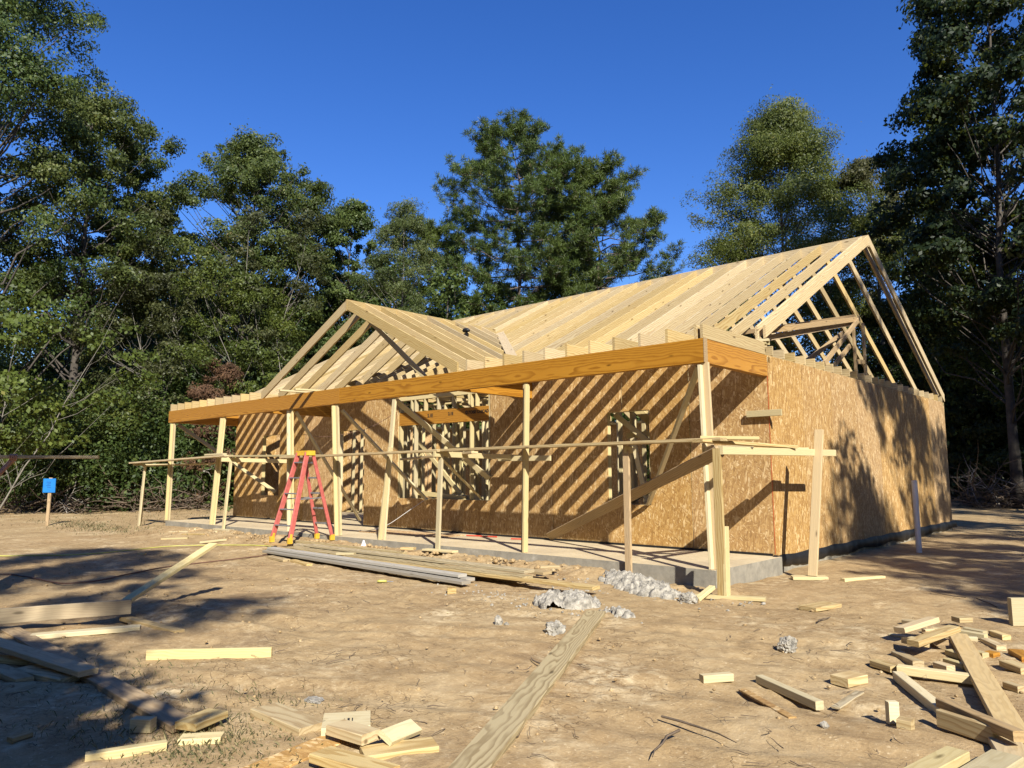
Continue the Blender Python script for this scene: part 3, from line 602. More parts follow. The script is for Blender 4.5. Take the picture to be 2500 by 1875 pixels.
# ------------------------------------------------------------------ boards on the ground
GRP = {}
def gb(x0, y0, x1, y1, w, t, mat, lab, name='lumber_offcut', cat='offcut', z=0.0, z1=None, roll=0.0, grp=None, edge=False):
    """board lying on the ground: w wide, t thick, z lift at each end"""
    if edge: w, t = t, w
    a = (x0, y0, gz(x0, y0) + t / 2 + z - 0.005); b_ = (x1, y1, gz(x1, y1) + t / 2 + (z if z1 is None else z1) - 0.005)
    o = board(name, a, b_, t, w, M[mat], None, roll=roll); return tag(o, lab, cat, grp)
OC = 'offcuts scattered on the dirt'
gb(-0.07, -4.04, 2.35, -8.63, 0.185, 0.038, 'treated', 'long treated board with bold grain lying across the foreground dirt', 'treated_board', 'board')
# knocked over stand of nailed boards, left
t = thing('tipped_stand', 'tipped stand nailed from grey boards with one leg pointing up', 'stand')
TB(t, 'beam', (-3.95, -9.35, -0.09), (-3.05, -7.20, -0.075), 0.13, 0.038, 'grey'); TB(t, 'leg', (-3.13, -7.30, -0.08), (-3.85, -6.05, 0.36), 0.038, 0.10, 'spf'); TB(t, 'leg', (-3.15, -7.22, -0.19), (-2.18, -7.13, -0.20), 0.038, 0.089, 'grey')
gb(-2.98, -8.02, -2.62, -7.28, 0.12, 0.038, 'spf', 'short thick two by four with knot lying before the tipped stand')
gb(-1.50, -7.67, -0.87, -7.02, 0.075, 0.034, 'spf', 'pale two by four lying alone on open dirt', edge=True)
gb(-3.6, -8.55, -1.13, -8.19, 0.13, 0.038, 'grey', 'grey board resting on top of the long brown plank', z=0.10, z1=0.055, name='grey_board', cat='board')
gb(-3.42, -8.06, 0.22, -8.16, 0.14, 0.038, 'weathered', 'long brown plank running out of the crossed board pile', 'brown_plank', 'board')
gb(-1.98, -8.50, -1.46, -8.46, 0.11, 0.038, 'pine', 'blunt offcut lying by the edge under the grey board')
gb(-1.80, -8.38, -1.26, -8.24, 0.17, 0.038, 'treated', 'wide dark offcut poking out under the grey board')
gb(-2.45, -8.50, -2.00, -8.27, 0.09, 0.038, 'pine', 'yellow offcut tucked behind the blunt offcut in the board pile')
gb(0.03, -8.35, 0.12, -8.28, 0.06, 0.07, 'spf', 'small upright cube leaning on the long brown plank')
gb(0.32, -8.20, 0.23, -7.98, 0.14, 0.038, 'pine', 'square offcut with curved rings beside the brown plank end', z=0.03)
gb(0.40, -8.26, 0.53, -8.10, 0.10, 0.032, 'spf', 'pale offcut under the square offcut beside the plank')
gb(0.33, -8.68, 0.45, -8.35, 0.055, 0.045, 'spf', 'stubby two by four among thin grass tufts')
gb(-0.26, -8.84, -0.29, -8.74, 0.05, 0.025, 'weathered', 'small dark chip of wood in the shade')
gb(-11.92, -3.23, -11.56, -2.83, 0.089, 0.038, 'spf', 'pale short board lying left of another near the scaffold leg', grp=OC)
gb(-10.48, -3.09, -10.30, -2.62, 0.089, 0.038, 'spf', 'pale short board lying just before the red ladder', grp=OC)
gb(-9.22, -4.75, -9.12, -4.66, 0.06, 0.03, 'pine', 'tiny wood chip just below the yellow hose')
gb(-12.4, -2.55, -11.7, -2.4, 0.12, 0.02, 'pine', 'thin split board lying close to the slab at the far end'); gb(-13.2, -2.5, -12.6, -2.35, 0.1, 0.02, 'spf', 'flat chip of board lying furthest along the slab edge')
gb(-2.10, -4.05, -2.02, -4.12, 0.1, 0.07, 'pine', 'lone cut block in the middle of the yard')
gb(0.30, -7.74, 0.80, -7.74, 0.17, 0.05, 'pine', 'large block leftmost of the foreground offcut heap')
blk = gb(0.78, -7.67, 0.93, -7.47, 0.26, 0.05, 'spf', 'pale block with dark print at the back of the offcut heap')
MB().box((0.01, -0.01, .0255), (.012, .05, .001)).box((0.03, -0.01, .0255), (.006, .05, .001)).box((-0.012, -0.01, .0255), (.004, .04, .001)).build('grade_stamp', M['ink'], blk)
gb(0.97, -7.72, 1.24, -7.70, 0.12, 0.05, 'pine', 'ringed block lying in the middle of the offcut heap', z=0.045, z1=0.05)
gb(1.30, -7.66, 1.24, -7.42, 0.09, 0.030, 'spf', 'thin pale batten propped on the heap', z=0.06, z1=0.045, roll=0.5)
gb(1.28, -7.78, 1.44, -7.46, 0.15, 0.042, 'pine', 'knotty board lying at the heap beside the batten')
gb(1.20, -7.96, 1.66, -7.92, 0.13, 0.042, 'pine', 'cracked thick board nearest the camera in the heap', z=0.035, z1=0.05)
gb(1.12, -8.55, 0.95, -7.69, 0.17, 0.014, 'osb', 'reddish strip of strand board under the heap', name='strand_board_strip', cat='offcut')
gb(1.84, -5.51, 1.96, -5.33, 0.06, 0.05, 'spf', 'short block with pink tint left of the long pale stick')
gb(2.12, -5.26, 2.62, -5.57, 0.055, 0.05, 'spf', 'long pale square stick on the right of the yard')
gb(2.12, -5.51, 2.57, -5.84, 0.05, 0.015, 'osb', 'narrow strip of strand board beside the pale stick', name='strand_board_strip', cat='offcut')
gb(2.53, -4.99, 2.59, -4.80, 0.13, 0.055, 'pine', 'squat block lying above the thin lath')
gb(2.68, -5.49, 2.68, -5.07, 0.05, 0.012, 'treated', 'thin flat lath on the dirt below the squat block')
gb(2.98, -5.56, 3.02, -5.52, 0.04, 0.115, 'spf', 'little block standing upright before the grey plank')
gb(3.05, -5.62, 3.12, -5.62, 0.07, 0.06, 'pine', 'little cube beside the upright block')
gb(2.77, -4.60, 3.19, -5.27, 0.065, 0.055, 'spf', 'split pale stick pointing at the broad board')
gb(3.20, -5.43, 3.48, -5.56, 0.038, 0.09, 'pine', 'broad pale board on edge nearest the grey plank end')
gb(3.17, -5.24, 3.60, -5.66, 0.065, 0.05, 'weathered', 'dark stick leaning along the grey plank', z=0.05, z1=0.07)
gb(2.80, -3.08, 3.56, -5.50, 0.135, 0.038, 'grey', 'long grey plank lying through the scrap pile', z=0.03, z1=0.02, name='grey_plank', cat='board')
gb(3.50, -5.50, 3.80, -6.35, 0.14, 0.038, 'grey', 'second grey plank continuing past the dark stick', name='grey_plank', cat='board')
gb(2.72, -4.42, 3.15, -4.37, 0.075, 0.055, 'spf', 'whitish stick with splintered end below the scrap pile')
gb(1.37, -2.50, 1.47, -2.08, 0.20, 0.038, 'pine', 'square board offcut alone beyond the scaffold corner')
gb(3.32, -6.62, 3.42, -6.05, 0.10, 0.05, 'spf', 'cut stud at the bottom left of the near scrap heap', z=0.05)
gb(3.50, -6.6, 3.60, -5.98, 0.13, 0.045, 'spf', 'wide cut stud beside another in the near scrap heap', z=0.06); gb(3.44, -6.25, 3.50, -5.95, 0.06, 0.05, 'pine', 'short stud under the near scrap heap')
gb(3.70, -6.5, 3.75, -6.0, 0.1, 0.04, 'spf', 'last cut stud at the edge of the near scrap heap', z=0.05)
pile = [(2.28, -2.58, 2.45, -2.66, .09, 'pine', 'topmost brown block of the scrap pile far edge'), (2.52, -2.95, 2.58, -2.88, .05, 'pine', 'small upright chip at the back of the scrap pile'),
        (2.56, -2.82, 2.72, -2.78, .06, 'spf', 'pale bar behind the scrap pile'), (2.66, -2.48, 2.74, -2.38, .1, 'pine', 'cube on top at the far end of the scrap pile'),
        (2.76, -2.63, 2.92, -2.70, .06, 'spf', 'thin pale bar right of the far cube'), (2.72, -2.87, 2.97, -2.94, .06, 'spf', 'longer pale bar crossing the grey plank tip'),
        (2.84, -3.03, 2.92, -3.00, .05, 'spf', 'tiny block touching the grey plank tip'), (2.36, -3.31, 2.56, -3.34, .05, 'spf', 'white bar at the near left of the scrap pile'),
        (2.50, -3.55, 2.66, -3.18, .1, 'grey', 'tilted grey board on the scrap pile'), (2.59, -3.68, 2.76, -3.93, .09, 'pine', 'sloping block below the tilted grey board'),
        (2.72, -4.03, 2.88, -3.52, .09, 'pine', 'biggest board lying over the scrap pile'), (2.58, -3.93, 2.78, -4.15, .08, 'pine', 'low block at the front of the scrap pile'),
        (2.64, -3.31, 2.80, -3.56, .09, 'weathered', 'dark block wedged in the scrap pile'), (2.90, -3.93, 3.04, -4.02, .05, 'spf', 'pale bar reaching the whitish stick'),
        (2.88, -4.08, 2.98, -4.15, .07, 'pine', 'pinkish cube in front of the scrap pile'), (2.54, -4.31, 2.70, -4.40, .09, 'pine', 'single block left of the whitish stick'),
        (2.85, -3.62, 2.95, -3.70, .06, 'spf', 'little pale cube beside the grey plank middle'), (2.96, -2.62, 3.08, -2.76, .07, 'pine', 'brown block beyond the grey plank'),
        (2.97, -3.00, 3.12, -3.22, .07, 'pine', 'long brown block beyond the grey plank'), (3.02, -3.53, 3.08, -3.57, .06, 'spf', 'pale cube touching the orange cube'),
        (3.07, -3.49, 3.14, -3.52, .08, 'lvl', 'small orange cube beyond the grey plank'), (3.23, -3.72, 3.38, -3.88, .10, 'pine', 'flat brown block at the yard edge'),
        (3.22, -3.29, 3.34, -3.52, .10, 'lvl', 'orange laminated offcut at the yard edge'), (3.33, -4.35, 3.42, -4.42, .05, 'pine', 'small dark split block near the grey plank'),
        (3.00, -2.05, 3.12, -1.95, .06, 'spf', 'tall board end standing at the yard edge')]
for i, (x0, y0, x1, y1, w_, mt, lab) in enumerate(pile):
    hz = {3: .05, 8: .10, 9: .05, 10: .11, 12: .05, 5: .02}.get(i, 0.0)
    th = 0.24 if i == 24 else 0.042
    gb(x0, y0, x1, y1, w_, th, mt, lab, z=hz, z1=hz + (0.05 if i in (8, 9, 10) else 0), roll=random.uniform(-.25, .25) if i in (8, 9, 12) else 0)
for x0, y0, x1, y1, lab in ((0.95, -.25, 1.25, .35, 'pale offcut between the tall scaffold leg and black flashing'), (0.3, -2.75, 0.33, -2.45, 'thin stick leaning toward the slab corner')):
    gb(x0, y0, x1, y1, 0.07, 0.04, 'spf', lab, z1=0.1 if y0 < -2 else None)
# lumber stack in front of the slab
SG = 'boards of the lumber stack'
def lb(x0, y0, x1, y1, z0, w, mat, lab, t=0.038, z1=None):
    o = board('stacked_board', (x0, y0, z0), (x1, y1, z0 if z1 is None else z1), t, w, M[mat]); tag(o, lab, 'board', SG)
lb(-7.45, -3.35, -2.20, -3.72, -0.155, 0.14, 'silver', 'lowest grey board along the front of the lumber stack'); lb(-7.55, -3.22, -2.35, -3.50, -0.155, 0.14, 'silver', 'grey board tucked behind the lowest front one in the stack')
lb(-7.45, -3.26, -2.45, -3.54, -0.112, 0.14, 'silver', 'upper grey weathered board along the front of the stack')
lb(-7.60, -2.95, -2.0, -3.10, -0.150, 0.185, 'weathered', 'hidden bottom board in the middle of the lumber stack'); lb(-7.25, -3.02, -1.70, -3.18, -0.108, 0.185, 'treated', 'wide treated board on top of the stack front')
lb(-7.0, -2.82, -1.85, -2.98, -0.066, 0.185, 'treated', 'topmost treated board of the lumber stack'); lb(-7.7, -2.62, -3.6, -2.78, -0.110, 0.185, 'treated', 'treated board at the back of the stack beside the ladder')
lb(-7.85, -2.52, -4.7, -2.60, -0.070, 0.089, 'treated', 'narrow treated board against the slab side of the stack', 0.089 * .5); lb(-7.3, -3.10, -0.65, -3.24, -0.150, 0.14, 'pine', 'longest yellow board sticking out of the stack toward the rubble', z1=-0.12)
lb(-8.15, -2.95, -7.6, -2.80, -0.10, 0.10, 'weathered', 'short grey block at the ladder end of the stack'); lb(-2.3, -2.72, -1.75, -2.75, -0.10, 0.16, 'grey', 'short wide grey plank off the rubble end of the stack')
lb(-6.2, -3.60, -5.5, -3.75, -0.20, 0.09, 'pine', 'brown offcut lying against the front of the stack'); lb(-7.0, -3.55, -6.3, -3.65, -0.20, 0.12, 'pine', 'split brown offcut by the ladder end of the stack')
lb(-1.98, -2.62, -1.80, -2.45, -0.055, 0.10, 'pine', 'yellow block perched on the grey plank near the rubble'); lb(-5.2, -2.25, -5.0, -2.15, -0.05, 0.12, 'pine', 'little block lying between the stack and slab')
lb(-5.6, -3.2, -5.35, -3.05, -0.085, 0.09, 'spf', 'pale block set across the grey front boards')
# offcuts lying on the porch beam
for (x, y, L_, lab) in ((-8.9, -1.95, 0.75, 'thin batten lying across the porch beam, poking outward'), (-8.5, -1.85, 0.8, 'thin batten lying across the porch beam beside another')):
    o = board('beam_batten', (x - .1, y - 0.35, WT + 0.022), (x + .12, y + 0.5, WT + 0.022), 0.036, 0.089, M['spf']); tag(o, lab, 'offcut')
# things on the slab
o = board('strand_board_sheet', (-8.0, -0.75, 0.009), (-5.75, -0.62, 0.009), 0.012, 0.62, M['osb']); tag(o, 'loose strand board sheet lying on the porch slab below the wide opening', 'sheet')
for x0, x1, lab in ((-5.6, -4.95, 'long red stick lying on the porch slab'), (-4.5, -4.25, 'short red stick lying on the porch slab')):
    o = MB().tube([(x0, -0.42, 0.02), (x1, -0.30, 0.02)], 0.012, 6).build('red_stick', M['redstick']); tag(o, lab, 'stick')
o = MB().box((0, 0, 0.05), (0.07, 0.06, 0.10), taper=0.25).build('paper_cup', M['sticker'], None, (-6.35, -2.15, -0.09)); tag(o, 'crumpled white paper scrap standing beside the slab', 'litter')

# sign on a stake, pipe, hose, cord
t = thing('stake_sign', 'small blue board on a grey wooden stake at the edge of the yard', 'sign', (-18.33, -3.55, gz(-18.33, -3.55)), R(42))
board('stake', (0, 0, -0.05), (0.02, 0, 1.27), 0.038, 0.085, M['weathered'], t, (0, 1, 0))
bd = MB().box((0.01, -0.032, 1.06), (0.33, 0.018, 0.37)).build('panel', M['blue'], t)
mb = MB()
for i in range(4): mb.box((0.0 + 0.01 * math.sin(i * 9), -0.043, 1.15 - i * 0.045), (0.12 - 0.02 * (i % 2), 0.002, 0.012), Matrix.Rotation(0.1 * math.sin(i * 5), 3, 'Y'))
mb.build('marks', M['blueink'], bd)
t = thing('vent_pipe', 'white plastic pipe standing upright beside the sheathed side wall', 'pipe', (0.72, 4.15, -0.25))
mb = MB(); ring = [(0.046, 0), (0.046, 1.24), (0.039, 1.24), (0.039, 1.1)]
K = 20; mb.add([(r * math.cos(2 * math.pi * j / K), r * math.sin(2 * math.pi * j / K), z) for r, z in ring for j in range(K)], [(i * K + j, i * K + (j + 1) % K, (i + 1) * K + (j + 1) % K, (i + 1) * K + j) for i in range(3) for j in range(K)])
mb.build('pipe_wall', M['pvc'], t, smooth=False); mb = MB(); mb.tube([(0, 0, 1.20), (0, 0, 1.21)], 0.0388, 16); mb.build('bore_disc', M['ink'], t)  # black disc inside the pipe, just below its rim
def groundline(pts, r, name, mat, lab, cat):
    P = [Vector((x, y, 0)) for x, y in pts]; out = []
    for i in range(len(P) - 1):
        a, b, c, d = P[max(i - 1, 0)], P[i], P[i + 1], P[min(i + 2, len(P) - 1)]
        for q in range(8):
            s = q / 8; p = 0.5 * ((2 * b) + (c - a) * s + (2 * a - 5 * b + 4 * c - d) * s * s + (3 * b - a - 3 * c + d) * s ** 3)
            p += Vector((random.uniform(-.01, .01), random.uniform(-.01, .01), 0)); p.z = gz(p.x, p.y) + r + 0.012; out.append(p)
    return tag(MB().tube(out, r, 6).build(name, M[mat], smooth=True), lab, cat)
groundline([(-13.5, -9.0), (-11.6, -7.3), (-10.57, -6.44), (-10.35, -6.17), (-9.95, -5.78), (-9.78, -5.35), (-9.85, -4.80), (-10.09, -3.83), (-9.55, -3.12), (-8.6, -2.75), (-7.9, -2.85)], 0.010, 'air_hose', 'hose', 'pale yellow hose snaking over the dirt to the ladder foot', 'hose')
groundline([(-9.2, -7.9), (-7.83, -7.09), (-7.2, -6.92), (-6.23, -6.84), (-6.11, -6.65), (-6.12, -6.42), (-6.56, -5.82), (-6.91, -5.19), (-7.03, -4.49), (-7.2, -3.6), (-7.4, -3.3)], 0.010, 'extension_cord', 'cord', 'thin brown cord running over the dirt to the lumber stack', 'cord')
t = thing('screwdriver', 'small yellow handled tool lying on the open dirt', 'tool', (-3.35, -4.15, gz(-3.35, -4.15)), 0.9)
MB().tube([(0, 0, .022), (.03, 0, .024), (.10, 0, .022), (.12, 0, .018)], [.012, .018, .016, .008], 8).build('handle', M['hose'], t, smooth=True); MB().tube([(.12, 0, .018), (.20, 0, .012)], .005, 6).build('shaft', M['alu'], t)
t = thing('nail_gun', 'small dark power tool resting on the gable roof boards', 'tool', (-6.60, 0.52, 4.08))
MB().tube([(-.10, 0, 0), (-.05, 0, .01), (.06, 0, 0), (.11, 0, -.02)], [.04, .06, .055, .035], 8).build('motor', M['black'], t, smooth=True); MB().box((0.02, 0, -0.08), (0.05, 0.04, 0.14)).build('handle', M['black'], t); t.scale = (.8, .8, .8)

# ------------------------------------------------------------------ rubble
def lump(c, r, seed, sq=(1, 1, .75), sub=3, amp=.35):
    bmx = bpy.data.meshes.new('tmp')
    import bmesh
    bm = bmesh.new(); bmesh.ops.create_icosphere(bm, subdivisions=sub, radius=1.0)
    from mathutils import noise as mn
    vs = []
    for v in bm.verts:
        p = v.co.copy(); q = p * 1.6 + Vector((seed * 7.1, seed * 3.3, seed)); k = 1 + amp * mn.noise(q) + amp * 0.55 * mn.noise(q * 2.9) + amp * 0.42 * mn.noise(q * 7) + amp * 0.3 * mn.noise(q * 15)
        vs.append(Vector(c) + Vector((p.x * sq[0], p.y * sq[1], p.z * sq[2])) * r * k)
    fs = [tuple(v.index for v in f.verts) for f in bm.faces]; bm.free(); bpy.data.meshes.remove(bmx)
    return vs, fs
def rubble(name, lab, cat, lumps):
    mb = MB()
    for i, (x, y, r, sq) in enumerate(lumps):
        mb.add(*lump((x, y, gz(x, y) + r * sq[2] * 0.35), r, i * 1.37 + x * 5, sq, 4 if r > .05 else 2))
    return tag(mb.build(name, M['rubble']), lab, cat)
q = np.random.default_rng(5)
def heap(lab, cx, cy, a, b_, rot, bumps, rlo, rhi, seed, res=0.014):
    r_ = np.random.default_rng(seed); nxh = int(2.4 * a / res); nyh = int(2.4 * b_ / res)
    U, Vv = np.meshgrid(np.linspace(-1.2 * a, 1.2 * a, nxh), np.linspace(-1.2 * b_, 1.2 * b_, nyh)); Hh = np.full(U.shape, -0.06)
    env = np.clip(1 - (U / a) ** 2 - (Vv / b_) ** 2, 0, 1)
    Hh = np.maximum(Hh, -0.05 + 0.5 * min(b_, .3) * env ** .8)
    for k in range(bumps):
        t = r_.uniform(0, 6.28); q_ = r_.uniform(0, 1) ** .55; u0, v0 = a * q_ * math.cos(t), b_ * q_ * math.sin(t); rr_ = r_.uniform(rlo, rhi) * (1.15 - .6 * q_)
        z0 = 0.30 * min(b_, .3) * (1 - q_ ** 2) ; an_ = r_.uniform(0, 6.28); du, dv = U - u0, Vv - v0
        d2 = (du * math.cos(an_) + dv * math.sin(an_)) ** 2 * r_.uniform(.6, 1.1) + (dv * math.cos(an_) - du * math.sin(an_)) ** 2 * r_.uniform(.9, 1.5)
        Hh = np.maximum(Hh, np.where(d2 < rr_ ** 2, z0 - rr_ * .25 + np.sqrt(np.maximum(rr_ ** 2 - d2, 0)) * .85, -0.06))
    nz = 0.045 * (vnoise(U * 28, Vv * 28, seed) - .5) + 0.04 * (vnoise(U * 55, Vv * 55, seed + 1) - .5)
    Hh = np.where(Hh > -0.03, Hh + nz, Hh)
    Xh = cx + U * math.cos(rot) - Vv * math.sin(rot); Yh = cy + U * math.sin(rot) + Vv * math.cos(rot); Zh = base_z(Xh, Yh) + Hh
    ii = np.arange(U.size).reshape(U.shape); Fh = np.stack([ii[:-1, :-1], ii[:-1, 1:], ii[1:, 1:], ii[1:, :-1]], -1).reshape(-1, 4)
    return tag(link('rubble_heap', np_mesh('rubble_heap', np.stack([Xh, Yh, Zh], -1).reshape(-1, 3), Fh), M['rubble']), lab, 'heap')
heap('big pale heap of broken concrete beside the slab corner', -0.56, -2.50, .82, .30, -0.46, 150, .025, .10, 5)
heap('clump of concrete lumps at the far end of the treated board', -0.60, -3.88, .32, .20, 0.55, 24, .07, .20, 6, .010)
heap('low patch of crushed concrete right of the treated board end', 0.12, -3.92, .22, .12, -.3, 40, .02, .05, 7, .009)
crumbs = [(-0.5 + q.normal(0, .7), -2.7 + q.normal(0, .3), q.uniform(.006, .022), (1, 1, .7)) for _ in range(200)] + [(-.55 + q.normal(0, .35), -3.95 + q.normal(0, .2), q.uniform(.006, .02), (1, 1, .8)) for _ in range(80)] + [(-1.6 + q.normal(0, .4), -3.9 + q.normal(0, .15), q.uniform(.005, .016), (1, 1, .8)) for _ in range(70)]
mb = MB()
for i, (x, y, r, sq) in enumerate(crumbs): mb.add(*lump((x, y, gz(x, y) + r * .3), r, i * .71, sq, 1))
tag(mb.build('concrete_crumbs', M['rubble']), 'pale crumbs of concrete round the heaps', None, None, 'stuff')
rubble('concrete_lump', 'round concrete lump beside the treated board middle', 'rock', [(0.19, -5.0, .085, (1, 1, .9))]); rubble('concrete_lump', 'small pointed concrete lump on open dirt', 'rock', [(-0.44, -5.02, .05, (.8, .8, 1.2)), (-.36, -5.0, .025, (1, 1, .8))])
rubble('concrete_lump', 'crumbly grey lump alone on the right side of the dirt', 'rock', [(1.91, -4.29, .075, (.9, .9, 1))]); rubble('concrete_lump', 'pale lump lying by the scaffold foot at the slab corner', 'rock', [(0.28, -2.87, .09, (1, .9, .9))])
rubble('stone', 'flat pale stone behind the offcut heap', 'rock', [(0.32, -7.42, .06, (1.1, .8, .3))]); rubble('stone', 'small white stone below the strand board strip', 'rock', [(2.75, -5.86, .022, (1, 1, 1))])
cl = [(q.uniform(-13, -0.6), -2.05 - abs(q.normal(0, .22)), q.uniform(.012, .05), (1, 1, .7)) for _ in range(260)]
cl2 = [(x := q.uniform(-9, 3.6), q.uniform(-8.5, -2.5), q.uniform(.006, .018), (1, 1, .7)) for _ in range(420)]
mb = MB()
for i, (x, y, r, sq) in enumerate(cl + cl2): mb.add(*lump((x, y, gz(x, y) + r * .3), r, i * .77, sq, 1))
tag(mb.build('dirt_clods', M['dirt']), 'small clods and pebbles over the dirt', None, None, 'stuff')

# ------------------------------------------------------------------ vegetation
FH = Vector((-0.6744, 0.7388, 0)).normalized(); RH = Vector((FH.y, -FH.x, 0))
def along(u, d):
    p = CAM + FH * d + RH * (u * d); return p.x, p.y
def leaf_arrays(C, size, rng, aspect=0.5, droop=0.0, nrm=None):
    """rhombic leaves centred at C; nrm: which way each leaf mostly faces"""
    n = len(C)
    nn = rng.normal(size=(n, 3)) if nrm is None else nrm + 0.62 * rng.normal(size=(n, 3))
    nn /= np.linalg.norm(nn, axis=1, keepdims=True) + 1e-9
    a = rng.normal(size=(n, 3)); a[:, 2] -= droop; a -= nn * (a * nn).sum(1, keepdims=True); a /= np.linalg.norm(a, axis=1, keepdims=True) + 1e-9
    b = np.cross(nn, a)
    l = (size * rng.uniform(0.65, 1.3, n) / 2)[:, None]; wv = l * aspect
    V = np.stack([C - a * l, C + b * wv - a * l * .1, C + a * l, C - b * wv - a * l * .1], 1).reshape(-1, 3)
    return V, np.arange(4 * n).reshape(n, 4), np.clip(rng.normal(0.42, 0.17, n), 0, 1)
def curve_pts(a, b, sag, rng, n=5):
    a, b = np.array(a), np.array(b); t = np.linspace(0, 1, n)[:, None]; p = a + (b - a) * t
    p[:, 2] += sag * np.sin(np.pi * t[:, 0]); p[1:-1] += rng.normal(0, 0.03 * np.linalg.norm(b - a), (n - 2, 3)); return p
DENS = 2.6; LSC = 0.82
def broadleaf(name, H, hb, Rm, prof, seed, leaf=0.17, nl=26000, clumps=110, mat='leaf', bark='bark', tr=0.16, aspect=0.5, lean=(0, 0), gap=0.0, flat=0.75, stems=1, puff=1.0):
    """tree meshes: (trunk, crown). prof = [(t, r)] outline of the crown from hb to H"""
    rng = np.random.default_rng(seed)
    pt = np.array([p[0] for p in prof]); pr = np.array([p[1] for p in prof])
    mb = MB(); tops = []
    tp = []
    for k in range(stems):
        off = (0, 0) if stems == 1 else (rng.normal(0, .25), rng.normal(0, .25))
        tpts = [(off[0] * (0.4 + i) + lean[0] * (i / 7) ** 1.5 + rng.normal(0, .06) * (i > 0), off[1] * (0.4 + i) + lean[1] * (i / 7) ** 1.5 + rng.normal(0, .06) * (i > 0), -0.4 + (H * 0.93 + .4) * i / 7) for i in range(8)]
        mb.tube(tpts, [tr * (1.35 if i == 0 else 1) * (1 - i / 7.6) / (1 if stems == 1 else 1.5) for i in range(8)], 7); tp.append(np.array(tpts))
    az_ph = rng.uniform(0, 6.28, 4); cc = []
    for i in range(clumps):
        t = rng.uniform(0, 1) ** 0.85; az = rng.uniform(0, 2 * np.pi)
        wob = 1 + 0.20 * np.sin(2 * az + az_ph[0]) + 0.18 * np.sin(3 * az + az_ph[1] + t * 6) + 0.12 * np.sin(9 * t + az_ph[2] + az)
        r = Rm * np.interp(t, pt, pr) * wob * (rng.uniform(0.10, 1) ** 0.40)
        z = hb + (H - hb) * t
        T = tp[i % stems]; ax = np.interp(z, T[:, 2], T[:, 0]); ay = np.interp(z, T[:, 2], T[:, 1])
        c = np.array([ax + r * np.cos(az), ay + r * np.sin(az), z]); cc.append(c)
        z0 = max(hb * 0.55, z - r * rng.uniform(0.6, 1.15) - 0.3); z0 = min(z0, H * 0.9)
        a = (np.interp(z0, T[:, 2], T[:, 0]), np.interp(z0, T[:, 2], T[:, 1]), z0)
        if i % 2 == 0 or r > Rm * .5:
            br = tr * (0.10 + 0.17 * (1 - z0 / H)) * min(1, .4 + r / Rm)
            mb.tube(curve_pts(a, c, -0.08 * r, rng), [br, br * .8, br * .6, br * .4, br * .15], 4, False)
    cc = np.array(cc); m_ = len(cc); rc = (0.14 * Rm + 0.30) * rng.uniform(0.55, 1.35, m_) * puff
    nl = int(nl * DENS); wgt = rc ** 2; wgt /= wgt.sum(); who = rng.choice(m_, nl, p=wgt)
    sub = rng.normal(size=(m_, 7, 3)); sub /= np.linalg.norm(sub, axis=2, keepdims=True); sub[:, :, 2] = sub[:, :, 2] * 0.6 + 0.15
    sr = rng.uniform(0.35, 0.65, (m_, 7)); wh2 = rng.integers(0, 7, nl)
    d = rng.normal(size=(nl, 3)); d[:, 2] += 0.35; d /= np.linalg.norm(d, axis=1, keepdims=True)
    rad = (rng.uniform(0, 1, nl) ** 0.30)[:, None]
    off = sub[who, wh2] * (0.75 * rc[who])[:, None] + d * rad * (sr[who, wh2] * rc[who])[:, None]
    off[:, 2] *= flat; P = cc[who] + off
    stray = rng.uniform(0, 1, nl) < 0.05; P[stray] += rng.normal(size=(stray.sum(), 3)) * 0.22 * rc[who][stray][:, None]
    out = off / (rc[who][:, None]) + d * 0.5; out[:, 2] += 0.15
    cen = P - np.array([0, 0, 0]); cen[:, 2] = 0; cen /= np.linalg.norm(cen, axis=1, keepdims=True) + 1e-6
    nr = out / (np.linalg.norm(out, axis=1, keepdims=True) + 1e-6) + 0.35 * cen
    V, Fq, tint = leaf_arrays(P, leaf * LSC, rng, aspect, 0.4, nr)
    tint = np.clip(tint + rng.normal(0, 0.11, len(cc))[who], 0, 1)
    return mb.mesh(name + '_trunk', True), np_mesh(name + '_crown', V, Fq, tint)
